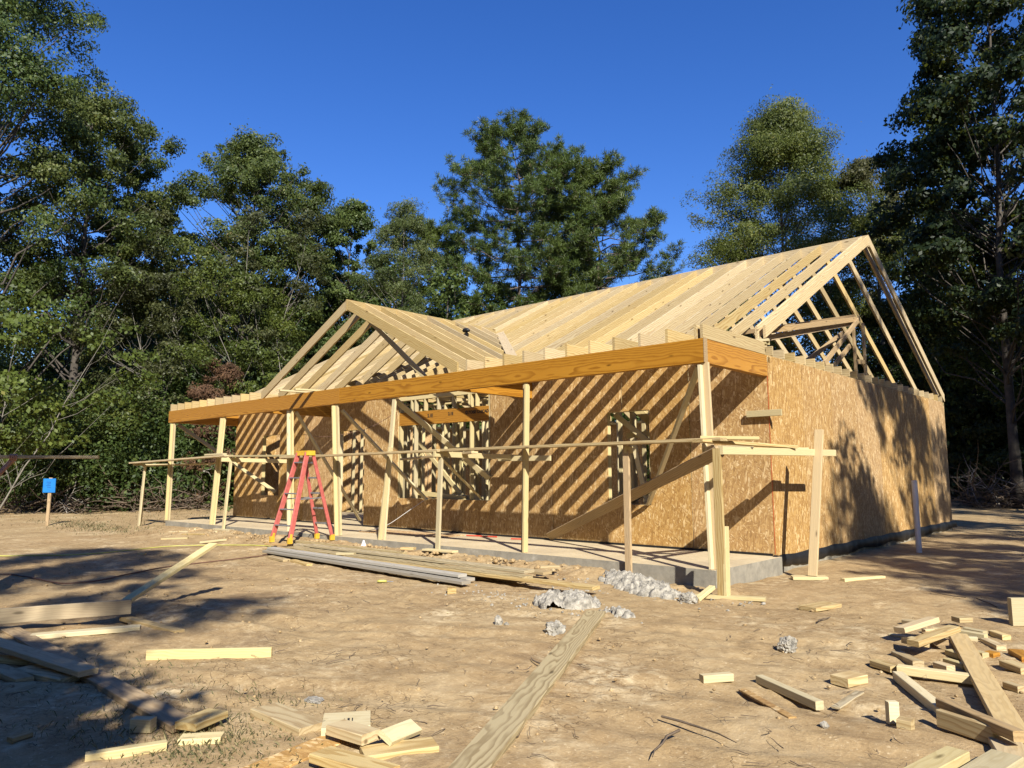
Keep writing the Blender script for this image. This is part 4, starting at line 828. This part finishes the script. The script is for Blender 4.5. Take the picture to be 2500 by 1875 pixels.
def pine(H, hb, Rm, seed, tufts=420, tr=0.24, prof=((0, .75), (.15, 1), (.5, .8), (.8, .5), (1, .12))):
    rng = np.random.default_rng(seed); mb = MB(); pt, pr = zip(*prof)
    T = np.array([(rng.normal(0, .05) * i, rng.normal(0, .05) * i, -0.4 + (H + .2) * i / 8) for i in range(9)])
    mb.tube(T, [tr * (1.25 if i == 0 else 1) * (1 - i / 8.6) for i in range(9)], 9)
    Cs = []; nb = 100
    for i in range(nb):
        t = (i // 5 + rng.uniform(-.15, .25)) / (nb // 5); t = min(max(t, 0), 1); z = hb + (H - hb) * t; az = i * 1.2566 + (i // 5) * .7 + rng.normal(0, .25)
        L = Rm * np.interp(t, pt, pr) * rng.uniform(0.6, 1.12); up = L * (-0.02 + 0.70 * t) + rng.normal(0, .2)
        ax = np.array([np.interp(z, T[:, 2], T[:, 0]), np.interp(z, T[:, 2], T[:, 1]), z])
        e = ax + np.array([np.cos(az) * L, np.sin(az) * L, up]); br = tr * (.12 + .22 * (1 - t))
        pts = curve_pts(ax, e, -0.10 * L, rng, 6); mb.tube(pts, [br, br * .8, br * .62, br * .45, br * .3, br * .12], 5, False)
        m_ = int(tufts / nb * (0.5 + L / Rm)) + 2
        for k in range(m_):
            s = rng.uniform(0.0, 1.0) ** .6 * .60 + .44; j = min(int(s * 5), 4); p = pts[j] + (pts[min(j + 1, 5)] - pts[j]) * (s * 5 - j)
            q_ = p + rng.normal(0, 1, 3) * np.array([.48, .48, .20]) * (0.22 + .15 * L) + np.array([0, 0, .15])
            Cs.append(q_)
            if k % 3 == 0: mb.tube([tuple(p), tuple(q_)], [br * .25, br * .1], 3, False)
    Cs = np.array(Cs); k = 56; n = len(Cs) * k
    d = rng.normal(size=(n, 3)); d[:, 2] += 0.55; d /= np.linalg.norm(d, axis=1, keepdims=True)
    base = np.repeat(Cs, k, 0) + d * 0.05 + rng.normal(0, .07, (n, 3)); L = rng.uniform(.14, .27, n)[:, None]
    side = np.cross(d, rng.normal(size=(n, 3))); side /= np.linalg.norm(side, axis=1, keepdims=True)
    tip = base + d * L; wv = side * 0.017
    V = np.stack([base - wv, base + wv, tip + wv * .4, tip - wv * .4], 1).reshape(-1, 3)
    tint = np.clip(np.repeat(rng.normal(.45, .2, len(Cs)), k) + rng.normal(0, .12, n), 0, 1)
    return mb.mesh('pine_trunk', True), np_mesh('pine_crown', V, np.arange(4 * n).reshape(n, 4), tint)
def put_tree(name, meshes, x, y, lab, cat, mats, rz=0.0, sc=1.0, group=None):
    t = thing(name, lab, cat, (x, y, gz(x, y) - 0.05), rz, group); t.scale = (sc, sc, sc)
    link('trunk', meshes[0], M[mats[1]], t); link('crown', meshes[1], M[mats[0]], t); return t
def T(name, u, d, lab, mats, cat='tree', **k):
    x, y = along(u, d); return put_tree(name, broadleaf(name, mat=mats[0], **k), x, y, lab, cat, mats, rz=k['seed'] * 1.7)
ROUND = [(0, .45), (.15, .8), (.4, 1), (.65, .95), (.85, .65), (1, .18)]
OVAL = [(0, .5), (.2, .9), (.5, 1), (.75, .75), (.92, .4), (1, .1)]
TALL = [(0, .6), (.2, 1), (.5, .95), (.75, .7), (.92, .38), (1, .08)]
CONE = [(0, .8), (.2, 1), (.5, .72), (.75, .46), (.92, .2), (1, .04)]
OAK = ('leaf', 'bark'); PALE = ('leaf_pale', 'palebark')
T('oak_tree', -0.745, 27, 'towering dark oak filling the corner of the sky, tallest of the wood', OAK, H=23.5, hb=5.0, Rm=4.6, prof=TALL, seed=1, nl=42000, clumps=190, leaf=0.17, tr=.3)
T('oak_tree', -0.590, 30, 'oak stepping down beside the tallest oak with see-through middle', OAK, H=17.3, hb=6.5, Rm=3.3, prof=ROUND, seed=2, nl=24000, clumps=110, leaf=0.17, tr=.22)
T('oak_tree', -0.535, 33, 'narrow oak next to the blue gap in the tree line', OAK, H=16.6, hb=9.0, Rm=1.75, prof=ROUND, seed=3, nl=13000, clumps=70, leaf=0.17, tr=.2)
T('oak_tree', -0.358, 36, 'broad round oak standing alone past the blue gap', ('leaf', 'bark'), H=17.6, hb=8.6, Rm=3.5, prof=ROUND, seed=4, nl=34000, clumps=150, leaf=0.17, tr=.26)
T('oak_tree', -0.222, 40, 'smaller bushy oak between the round oak and the pines', OAK, H=16.0, hb=6.5, Rm=2.3, prof=ROUND, seed=5, nl=18000, clumps=90, leaf=0.18, tr=.2)
T('willow_tree', -0.150, 34, 'pale feathery willow in front of the pines', PALE, H=13.6, hb=4.0, Rm=2.0, prof=OVAL, seed=6, nl=20000, clumps=90, leaf=0.14, tr=.12, aspect=.3)
x, y = along(0.010, 46); put_tree('pine_tree', pine(22.8, 8.5, 5.2, 7, 2500, prof=((0, .6), (.2, .9), (.45, 1), (.75, .75), (.92, .45), (1, .15))), x, y, 'taller pine of the pair rising behind the roof', 'tree', ('needle', 'pinebark'))
x, y = along(0.112, 46.5); put_tree('pine_tree', pine(20.6, 8.5, 4.9, 8, 2300, prof=((0, 1), (.2, 1), (.5, .85), (.8, .62), (.93, .4), (1, .15))), x, y, 'shorter pine of the pair with wide lower boughs', 'tree', ('needle', 'pinebark'))
x, y = along(-0.105, 48); put_tree('pine_tree', pine(17.5, 8.0, 3.2, 9, 760, .18), x, y, 'small dark pine between the willow and the tall pines', 'tree', ('needle', 'pinebark'), 1.0)
T('elm_tree', 0.375, 38, 'bright green elm with wispy top above the ridge', ('leaf_yellow', 'bark'), H=19.8, hb=4.0, Rm=5.6, prof=[(0, 1), (.35, 1), (.6, .82), (.8, .5), (.93, .27), (1, .1)], seed=10, nl=84000, clumps=190, leaf=0.17, puff=1.12, tr=.2, aspect=.35)
T('hickory_tree', 0.505, 37, 'olive tree with browning leaves behind the gable peak', ('leaf_olive', 'palebark'), H=17.0, hb=6.0, Rm=2.7, prof=ROUND, seed=12, nl=18000, clumps=90, leaf=0.17, tr=.18)
T('gum_tree', 0.672, 25, 'huge dark leaning gum tree beside the house with sky between its boughs', ('leaf_dark', 'bark'), H=22.0, hb=5.0, Rm=3.7, prof=TALL, seed=13, nl=38000, clumps=200, leaf=0.21, tr=.17, lean=(-0.4, 0.4), aspect=.6)
T('gum_tree', 0.600, 33, 'dark tree crowding behind the huge gum tree', ('leaf_dark', 'bark'), H=13.0, hb=3.0, Rm=2.7, prof=OVAL, seed=14, nl=20000, clumps=90, leaf=0.18, tr=.15)
T('sapling', -0.385, 31, 'tall pale leaved sapling on thin white stems', ('leaf_olive', 'palebark'), cat='sapling', H=12.2, hb=3.2, Rm=1.7, prof=OVAL, seed=15, nl=7500, clumps=70, leaf=0.15, tr=.07, stems=3)
T('sapling', -0.300, 30.5, 'greenish sapling just behind the porch gable', ('leaf_yellow', 'palebark'), cat='sapling', H=9.2, hb=2.4, Rm=1.9, prof=OVAL, seed=16, nl=9000, clumps=70, leaf=0.15, tr=.06, stems=3)
T('sapling', -0.450, 30, 'dull olive sapling in front of the narrow oak', ('leaf_olive', 'palebark'), cat='sapling', H=9.6, hb=2.0, Rm=2.0, prof=OVAL, seed=17, nl=10000, clumps=80, leaf=0.15, tr=.06, stems=2)
T('small_tree', -0.705, 23, 'small tree with big pale leaves and spreading bare limbs', ('leaf_yellow', 'palebark'), cat='tree', H=7.0, hb=1.6, Rm=2.6, prof=OVAL, seed=18, nl=3400, clumps=50, leaf=0.19, tr=.045, stems=3, aspect=.65)
# one bush mesh set, reused for the shrubs along the wood's edge
BU = [broadleaf('shrub', 4.0, 0.3, 2.2, [(0, .8), (.3, 1), (.6, .85), (.85, .5), (1, .15)], 30 + i, leaf=0.14, nl=15000, clumps=80, tr=.06, stems=3) for i in range(3)]
shr = [(-0.640, 30.0, 0.95, 0, 'leaf', 'dark green shrub behind the blue sign'), (-0.520, 29.5, 1.02, 1, 'leaf_yellow', 'bright yellow-green shrub left of the porch end'),
       (-0.445, 31.0, 1.15, 2, 'leaf', 'rounded dark shrub just past the porch beam end'), (-0.580, 31.5, 1.25, 2, 'leaf', 'taller dark shrub rising over the sign shrub'),
       (-0.700, 28.5, 0.85, 1, 'leaf_yellow', 'low shrub behind the carried board'), (-0.380, 32.0, 1.0, 0, 'leaf', 'shrub seen through the porch posts'),
       (0.625, 29.0, 1.0, 1, 'leaf_dark', 'dark shrub past the far corner of the house'), (0.690, 26.5, 1.0, 0, 'leaf_dark', 'dark shrub under the huge gum tree'), (0.590, 34, 1.3, 2, 'leaf_dark', 'tall dark shrub behind the rear house corner')]
for i, (u, d, s, k, mt, lab) in enumerate(shr):
    x, y = along(u, d); t = thing('shrub', lab, 'shrub', (x, y, gz(x, y) - .1), i * 2.1, 'shrubs along the edge of the wood'); t.scale = (s, s, s)
    tr_ = link('trunk', BU[k][0], M['bark'], t); me = BU[k][1] if not BU[k][1].materials else BU[k][1].copy(); me.materials.clear(); link('crown', me, M[mt], t)
# dead brown cedar at the porch end
x, y = along(-0.398, 27.5); t = thing('dead_cedar', 'dead brown cedar drooping beyond the end of the porch', 'tree', (x, y, gz(x, y)))
ms_ = broadleaf('dead_cedar', 5.2, 0.2, 0.75, [(0, .7), (.2, 1), (.45, .8), (.6, 1), (.8, .9), (1, .4)], 41, leaf=0.14, nl=7000, clumps=60, tr=.08, aspect=.3)
link('trunk', ms_[0], M['twig'], t); link('crown', ms_[1], M['dead'], t)
# the wood behind: one mass
rng = np.random.default_rng(77); VV = []; TT = []; mb = MB()
def mass(n, ulo, uhi, dlo, dhi, hlo, hhi, size, per, low=0.3):
    for i in range(n):
        d = rng.uniform(dlo, dhi); u = rng.uniform(ulo, uhi); x, y = along(u, d); h = rng.uniform(hlo, hhi); Rr = rng.uniform(1.6, 3.0)
        mb.tube([(x, y, -.6), (x + rng.normal(0, .2), y, h * .5), (x + rng.normal(0, .4), y + rng.normal(0, .4), h * .95)], [.13, .09, .03], 5, False)
        nc = 26; t = rng.uniform(0, 1, nc); az = rng.uniform(0, 6.28, nc); r = Rr * (0.35 + .65 * np.sin(np.pi * np.clip(t * .8 + .15, 0, 1))) * rng.uniform(0.2, 1, nc) ** .5
        c = np.stack([x + r * np.cos(az), y + r * np.sin(az), low + (h - low) * t], 1); who = rng.integers(0, nc, per)
        dd = rng.normal(size=(per, 3)) * 0.42 * rng.uniform(.6, 1.4, nc)[who][:, None]
        P = c[who] + dd; V, _, ti = leaf_arrays(P, size, rng, .55, .2, dd / (np.linalg.norm(dd, axis=1, keepdims=True) + 1e-6) + np.array([0, 0, .3])); VV.append(V); TT.append(np.clip(ti * .9 + rng.normal(0, .12), 0, 1))
mass(46, -0.80, -0.12, 37, 52, 8, 13, .22, 4200); mass(22, -0.80, -0.30, 31, 36, 4, 8, .18, 4200); mass(20, 0.40, 0.76, 38, 50, 8, 12.5, .22, 4200); mass(16, 0.56, 0.80, 28, 38, 6, 12, .19, 5600); mass(16, -0.30, 0.0, 42, 50, 10, 14, .24, 5200); mass(34, -0.12, 0.42, 46, 56, 8, 11, .25, 3600); mass(26, 0.02, 0.40, 38, 45, 4.5, 7.5, .22, 3600); mass(34, -0.80, -0.30, 28.3, 31.5, 1.6, 4.2, .15, 4200, .05); mass(26, -0.62, -0.20, 38, 46, 10, 13.5, .24, 5200)
def ring(n, a0, a1, r0, r1, hlo, hhi):  # unseen trees round the lot, added to block low skylight and deepen shade
    for i in range(n):
        a = R(rng.uniform(a0, a1)); r_ = rng.uniform(r0, r1); x, y = -3 + r_ * math.cos(a), -4 + r_ * math.sin(a); h = rng.uniform(hlo, hhi)
        mb.tube([(x, y, -.6), (x, y, h * .9)], [.2, .05], 5, False); per = 700; nc = 22
        t = rng.uniform(0, 1, nc); az = rng.uniform(0, 6.28, nc); rr_ = 3.2 * (0.45 + .55 * np.sin(np.pi * np.clip(t * .8 + .15, 0, 1))) * rng.uniform(0.2, 1, nc) ** .5
        c = np.stack([x + rr_ * np.cos(az), y + rr_ * np.sin(az), .2 + (h - .2) * t], 1); P = c[rng.integers(0, nc, per)] + rng.normal(size=(per, 3)) * .7
        V, _, ti = leaf_arrays(P, .62, rng, .6); VV.append(V); TT.append(ti)
ring(90, 205, 345, 31, 42, 12, 17); ring(42, 212, 285, 20, 27, 14, 18); ring(34, 352, 415, 25, 33, 14, 18)
V = np.concatenate(VV); tint = np.concatenate(TT); n = len(V) // 4
me = np_mesh('deep_wood', V, np.arange(4 * n).reshape(n, 4), tint); fo = link('woods', me, M['leaf']); tag(fo, 'dense mixed wood closing off the yard, with unseen trees added for shade', None, None, 'stuff')
wt_ = mb.build('wood_trunks', M['bark'], fo, smooth=True)
# brush heaps of cleared branches along the wood's edge
def brush(name, u0, u1, d, n, lab, mat='twig', h=0.7, seed=1):
    r_ = np.random.default_rng(seed); mb = MB()
    for i in range(n):
        u = r_.uniform(u0, u1); x, y = along(u, d + r_.normal(0, .5)); L = r_.uniform(.5, 2.2); a = r_.uniform(0, 6.28); z = gz(x, y) + abs(r_.normal(0, h * .45)); el = r_.normal(.15, .3)
        p = np.array([x, y, z]); dv = np.array([math.cos(a) * math.cos(el), math.sin(a) * math.cos(el), math.sin(el)]); pts = [p]
        for k in range(4): dv = dv + r_.normal(0, .18, 3); pts.append(pts[-1] + dv / np.linalg.norm(dv) * L / 4)
        r0 = r_.uniform(.008, .035); mb.tube(pts, [r0, r0 * .8, r0 * .6, r0 * .4, r0 * .2], 4, False)
    return tag(mb.build(name, M[mat], smooth=True), lab, 'brush heap')
brush('brush_heap', -0.52, -0.40, 27.0, 220, 'brown heap of cleared branches left of the porch posts', seed=2); brush('brush_heap', -0.72, -0.56, 26.5, 150, 'tangle of dead branches behind the blue sign', seed=3, h=.5)
brush('brush_heap', 0.60, 0.72, 25.5, 260, 'dark heap of dead branches past the rear house corner', seed=4, h=.8)
def bare(name, u, d, n, H, lab, seed, spread=1.2):
    r_ = np.random.default_rng(seed); x, y = along(u, d); mb = MB()
    for i in range(n):
        p = np.array([x + r_.normal(0, .3), y + r_.normal(0, .3), gz(x, y) - .1]); a = r_.uniform(0, 6.28); dv = np.array([math.cos(a) * spread * .4, math.sin(a) * spread * .4, 1.0]); pts = [p]; L = H * r_.uniform(.6, 1.1)
        for k in range(6):
            dv = dv + r_.normal(0, .22, 3); dv[2] -= .07 * k * spread; dv /= np.linalg.norm(dv); pts.append(pts[-1] + dv * L / 6)
        r0 = r_.uniform(.012, .03); mb.tube(pts, [r0 * (1 - k / 6.6) for k in range(7)], 5, False)
        for b_ in range(5):
            k = r_.integers(2, 6); e = pts[k] + r_.normal(0, .45, 3) + np.array([0, 0, .2]); mid = (pts[k] + e) / 2 + r_.normal(0, .06, 3); mb.tube([pts[k], mid, e], [r0 * .4, r0 * .3, r0 * .12], 4, False)
    return tag(mb.build(name, M['paletwig'], smooth=True), lab, 'dead shrub')
bare('bare_shrub', -0.715, 24.5, 4, 3.2, 'arching leafless shrub behind the carried board', 5, 1.6); bare('bare_shrub', -0.43, 27.5, 5, 3.0, 'leafless bleached shrub between the scaffold end and first post', 6); bare('bare_shrub', -0.325, 29.0, 4, 8.5, 'slim white bare stems rising left of the porch gable', 7, .35)
bare('bare_shrub', 0.655, 25.0, 6, 2.6, 'leafless shrub in the shade past the rear house corner', 8, 1.4); bare('bare_shrub', -0.60, 26.5, 7, 2.4, 'leafless shrub low behind the blue sign', 9, 1.5)
# shade trees outside the picture: they throw the dappled shade on the side wall and the near ground
SH = [(12.0, -1.0, 15.0, 3.0, 3.1, 51, 'broadleaf tree shading the side wall'), (13.0, 2.8, 14.0, 2.5, 3.0, 52, 'broadleaf tree shading the rear of the side wall'), (14.1, -4.8, 12.5, 4.0, 2.5, 53, 'broadleaf tree shading the dirt beside the side wall'),
      (10.0, -18.0, 17.5, 6.0, 2.5, 54, 'broadleaf tree behind the photographer shading the far yard'), (4.65, -12.85, 5.9, 3.4, 1.15, 56, 'bushy young tree close behind the photographer')]
DENS = 1.0
for (x, y, H, hb, Rm, sd2, lab) in SH:
    put_tree('shade_tree', broadleaf('shade_tree', H, hb, Rm, OVAL, sd2, leaf=.24, nl=16000 if H > 11 else 8000, clumps=70, tr=.2), x, y, lab, 'tree', OAK)
pm = broadleaf('shade_tree', 16.0, 3.0, 3.4, OVAL, 61, leaf=.24, nl=17000, clumps=90, tr=.22)  # more unseen trees, added to darken the wood past the house
for k, (x, y, sc_) in enumerate(((13.2, 8.5, 1.0), (11.5, 13.5, 1.05), (16.5, 11.0, 1.1), (9.8, 19.5, 1.1), (14.5, 17.5, 1.15), (12.5, 24.5, 1.15), (18.0, 22.0, 1.1))):
    put_tree('shade_tree', pm, x, y, 'unseen broadleaf tree added to shade the wood past the house', 'tree', OAK, k * 1.9, sc_, 'trees of the wood beside the lot')

# ------------------------------------------------------------------ twigs and grass on the dirt
rng = np.random.default_rng(21); mb = MB()
def twig(x, y, L, r0):
    a = rng.uniform(0, 6.28); pts = []; p = np.array([x, y, 0.0])
    for k in range(5):
        a += rng.normal(0, .35); pts.append((p[0], p[1], gz(p[0], p[1]) + r0 + .006 + .01 * abs(rng.normal()))); p = p + np.array([math.cos(a), math.sin(a), 0]) * L / 4
    mb.tube(pts, [r0, r0, r0 * .8, r0 * .6, r0 * .3], 4, False)
for i in range(230):
    d = rng.uniform(1.3, 3.2) ** 2; u = rng.uniform(-.72, .72); x, y = along(u, d)
    if y > -2.2 and x < 0.2: continue
    twig(x, y, rng.uniform(.04, .15), rng.uniform(.001, .0024))
for x0, y0, n, s in ((0.9, -7.3, 22, .25), (-2.5, -5.3, 34, .5), (3.0, -6.0, 18, .4), (1.2, -6.0, 12, .3), (-.6, -6.6, 22, .3), (2.2, -4.0, 26, .4)):
    for i in range(n): twig(x0 + rng.normal(0, s), y0 + rng.normal(0, s), rng.uniform(.05, .2), rng.uniform(.001, .003))
for x, y, L in ((2.05, -6.35, .5), (2.25, -6.5, .4), (2.75, -1.2, .6), (1.7, -3.1, .3), (2.4, -.8, .5), (3.1, .5, .7), (2.9, 1.6, .8), (0.9, -5.9, .3)): twig(x, y, L, .007)
tag(mb.build('twigs', M['twig'], smooth=True), 'twigs and rootlets strewn over the dirt', None, None, 'stuff')
GP_ = []
def grass(cx, cy, sx, sy, n):
    for i in range(n): GP_.append((cx + rng.normal(0, sx), cy + rng.normal(0, sy)))
grass(0.55, -8.15, .22, .2, 700); grass(0.75, -8.35, .15, .15, 400); grass(-0.1, -8.4, .45, .2, 350); grass(-16.8, -2.9, 1.6, .35, 900); grass(-14, 1.5, 2.0, .8, 700); grass(-0.9, -7.9, .4, .2, 250); grass(0.1, -7.6, .2, .15, 120); grass(-20, 0, 3, 2, 900)
V = []; tint = []
for x, y in GP_:
    z = gz(x, y); far = math.hypot(x - 4.3, y + 10) > 10; h = rng.uniform(.012, .036) * (2 if far else 1); wv = (.0013 if not far else .006); a = rng.uniform(0, 6.28); l = rng.uniform(.2, 1.4) * h
    V += [(x - wv * math.sin(a), y + wv * math.cos(a), z - .005), (x + wv * math.sin(a), y - wv * math.cos(a), z - .005), (x + math.cos(a) * l * .5 + wv * .5, y + math.sin(a) * l * .5, z + h * .75), (x + math.cos(a) * l, y + math.sin(a) * l, z + h)]
    tint.append(rng.uniform(0, 1))
gr = link('grass', np_mesh('grass', np.array(V), np.arange(len(V)).reshape(-1, 4), np.array(tint)), M['grass']); tag(gr, 'sparse short grass tufts in the dirt', None, None, 'stuff')

# ------------------------------------------------------------------ person at the edge of the picture, carrying a board
bd_a = Vector((-5.29, -6.80, 1.345)); hand_p = Vector((-5.695, -7.575, 1.345)); bdir = (bd_a - hand_p).normalized()
bdir.z = 0; bdir.normalize(); bn = Vector((-bdir.y, bdir.x, 0))          # bn: away from the camera
o = board('carried_board', bd_a, bd_a - bdir * 3.2, 0.038, 0.089, M['pine']); tag(o, 'pine two by four carried level on a shoulder', 'board')
org = hand_p - bdir * 0.40 + bn * 0.17; g0 = gz(org.x, org.y); org.z = g0
person = thing('person', 'person in a dark shirt and jeans carrying a board on the shoulder', 'person', org, math.atan2(bdir.y, bdir.x))
sh = 1.345 - g0                                                             # board centre height above the ground (local z)
def skinned(name, joints, bones, mat, parent, sub=2):
    names = list(joints); me = bpy.data.meshes.new(name); me.from_pydata([joints[n][:3] for n in names], [(names.index(a), names.index(b)) for a, b in bones], []); me.update()
    o = link(name, me, M[mat], parent); md = o.modifiers.new('skin', 'SKIN'); md.use_smooth_shade = True
    for i, n in enumerate(names):
        sv = me.skin_vertices[0].data[i]; r = joints[n][3]; sv.radius = (r, joints[n][4] if len(joints[n]) > 4 else r); sv.use_root = (i == 0)
    ss = o.modifiers.new('smooth', 'SUBSURF'); ss.levels = sub; ss.render_levels = sub
    return o
J = {'pelvis': (0, 0, .98, .135, .12), 'waist': (0, 0, 1.12, .13, .11), 'chest': (.01, 0, 1.32, .16, .125), 'neckb': (.01, .02, 1.47, .062), 'neck': (.03, .04, 1.54, .055), 'head': (.06, .06, 1.66, .092, .078), 'top': (.055, .06, 1.735, .07, .06), 'chin': (.12, .06, 1.605, .038)}
Bo = [('pelvis', 'waist'), ('waist', 'chest'), ('chest', 'neckb'), ('neckb', 'neck'), ('neck', 'head'), ('head', 'top'), ('head', 'chin')]
for sgn, nm, fx in ((-1, 'r', .18), (1, 'l', -.16)):
    J.update({nm + 'hip': (0.01, sgn * .095, .92, .09), nm + 'knee': (fx * .6 + .03, sgn * .10, .50, .058), nm + 'ankle': (fx - .03, sgn * .10, .09, .04), nm + 'toe': (fx + .14, sgn * .12, .035, .035)})
    Bo += [('pelvis', nm + 'hip'), (nm + 'hip', nm + 'knee'), (nm + 'knee', nm + 'ankle'), (nm + 'ankle', nm + 'toe')]
J.update({'rsh': (.02, -.19, 1.42, .062), 'relb': (.16, -.27, 1.20, .043), 'rwr': (.375, -.185, sh - .075, .028), 'rpalm': (.41, -.17, sh - .045, .03, .018),
          'lsh': (.02, .21, 1.41, .062), 'lelb': (-.10, .27, 1.12, .043), 'lwr': (-.10, .245, .90, .03), 'lpalm': (-.09, .235, .84, .03, .018)})
Bo += [('chest', 'rsh'), ('rsh', 'relb'), ('relb', 'rwr'), ('rwr', 'rpalm'), ('chest', 'lsh'), ('lsh', 'lelb'), ('lelb', 'lwr'), ('lwr', 'lpalm')]
for k, (dx, ln) in enumerate(((-.030, .85), (-.010, .98), (.010, 1.0), (.030, .92))):      # fingers curl up round the near edge and over the top
    f = f'rf{k}'; x = .415 + dx
    J.update({f + 'a': (x, -.225, sh - .022, .0095), f + 'b': (x, -.229, sh + .016, .009), f + 'c': (x, -.200 + .004 * k, sh + .0285, .008), f + 'd': (x, -.175 - .01 * ln, sh + .0275, .007)})
    Bo += [('rpalm', f + 'a'), (f + 'a', f + 'b'), (f + 'b', f + 'c'), (f + 'c', f + 'd')]
    g = f'lf{k}'; J.update({g + 'a': (-.08 + dx, .232, .78, .009), g + 'b': (-.075 + dx, .225, .745, .008), g + 'c': (-.075 + dx, .212, .72, .007)}); Bo += [('lpalm', g + 'a'), (g + 'a', g + 'b'), (g + 'b', g + 'c')]
J.update({'rta': (.375, -.14, sh - .032, .011), 'rtb': (.40, -.112, sh - .026, .009), 'lta': (-.045, .225, .82, .010), 'ltb': (-.035, .215, .785, .008)})
Bo += [('rpalm', 'rta'), ('rta', 'rtb'), ('lpalm', 'lta'), ('lta', 'ltb')]
skinned('body', J, Bo, 'skin', person)
S = {'p': (0, 0, 1.0, .155, .14), 'w': (0, 0, 1.13, .15, .13), 'c': (.01, 0, 1.32, .18, .145), 'n': (.01, .02, 1.455, .085), 'r1': (.02, -.19, 1.42, .08), 'r2': (.11, -.245, 1.28, .066), 'l1': (.02, .21, 1.41, .08), 'l2': (.005, .25, 1.23, .066)}
skinned('shirt', S, [('p', 'w'), ('w', 'c'), ('c', 'n'), ('c', 'r1'), ('r1', 'r2'), ('c', 'l1'), ('l1', 'l2')], 'shirt', person)
S = {'p': (0, 0, .97, .15, .135)}; bb_ = []
for nm in 'rl':
    S.update({nm + '1': (*J[nm + 'hip'][:3], .108), nm + '2': (*J[nm + 'knee'][:3], .078), nm + '3': (J[nm + 'ankle'][0], J[nm + 'ankle'][1], .12, .066)}); bb_ += [('p', nm + '1'), (nm + '1', nm + '2'), (nm + '2', nm + '3')]
skinned('trousers', S, bb_, 'jeans', person)
for nm in 'rl': skinned('boot', {'a': (*J[nm + 'ankle'][:2], .14, .055), 'b': (*J[nm + 'ankle'][:2], .055, .052), 'c': (J[nm + 'toe'][0], J[nm + 'toe'][1], .045, .045)}, [('a', 'b'), ('b', 'c')], 'boot', person)
skinned('hair', {'a': (.035, .06, 1.70, .098, .084), 'b': (.05, .06, 1.755, .07, .06), 'c': (-.005, .055, 1.62, .055)}, [('a', 'b'), ('a', 'c')], 'hair', person)
for sg in (-1, 1):
    MB().tube([(.085, .06 + sg * .078, 1.645), (.078, .06 + sg * .092, 1.65)], [.024, .018], 8).build('ear', M['skin'], person, smooth=True)
    MB().tube([(.138, .06 + sg * .031, 1.665), (.146, .06 + sg * .031, 1.665)], [.012, .007], 8).build('eye', M['hair'], person, smooth=True)
MB().tube([(.142, .06, 1.66), (.165, .06, 1.628), (.145, .06, 1.618)], [.009, .014, .010], 8).build('nose', M['skin'], person, smooth=True)
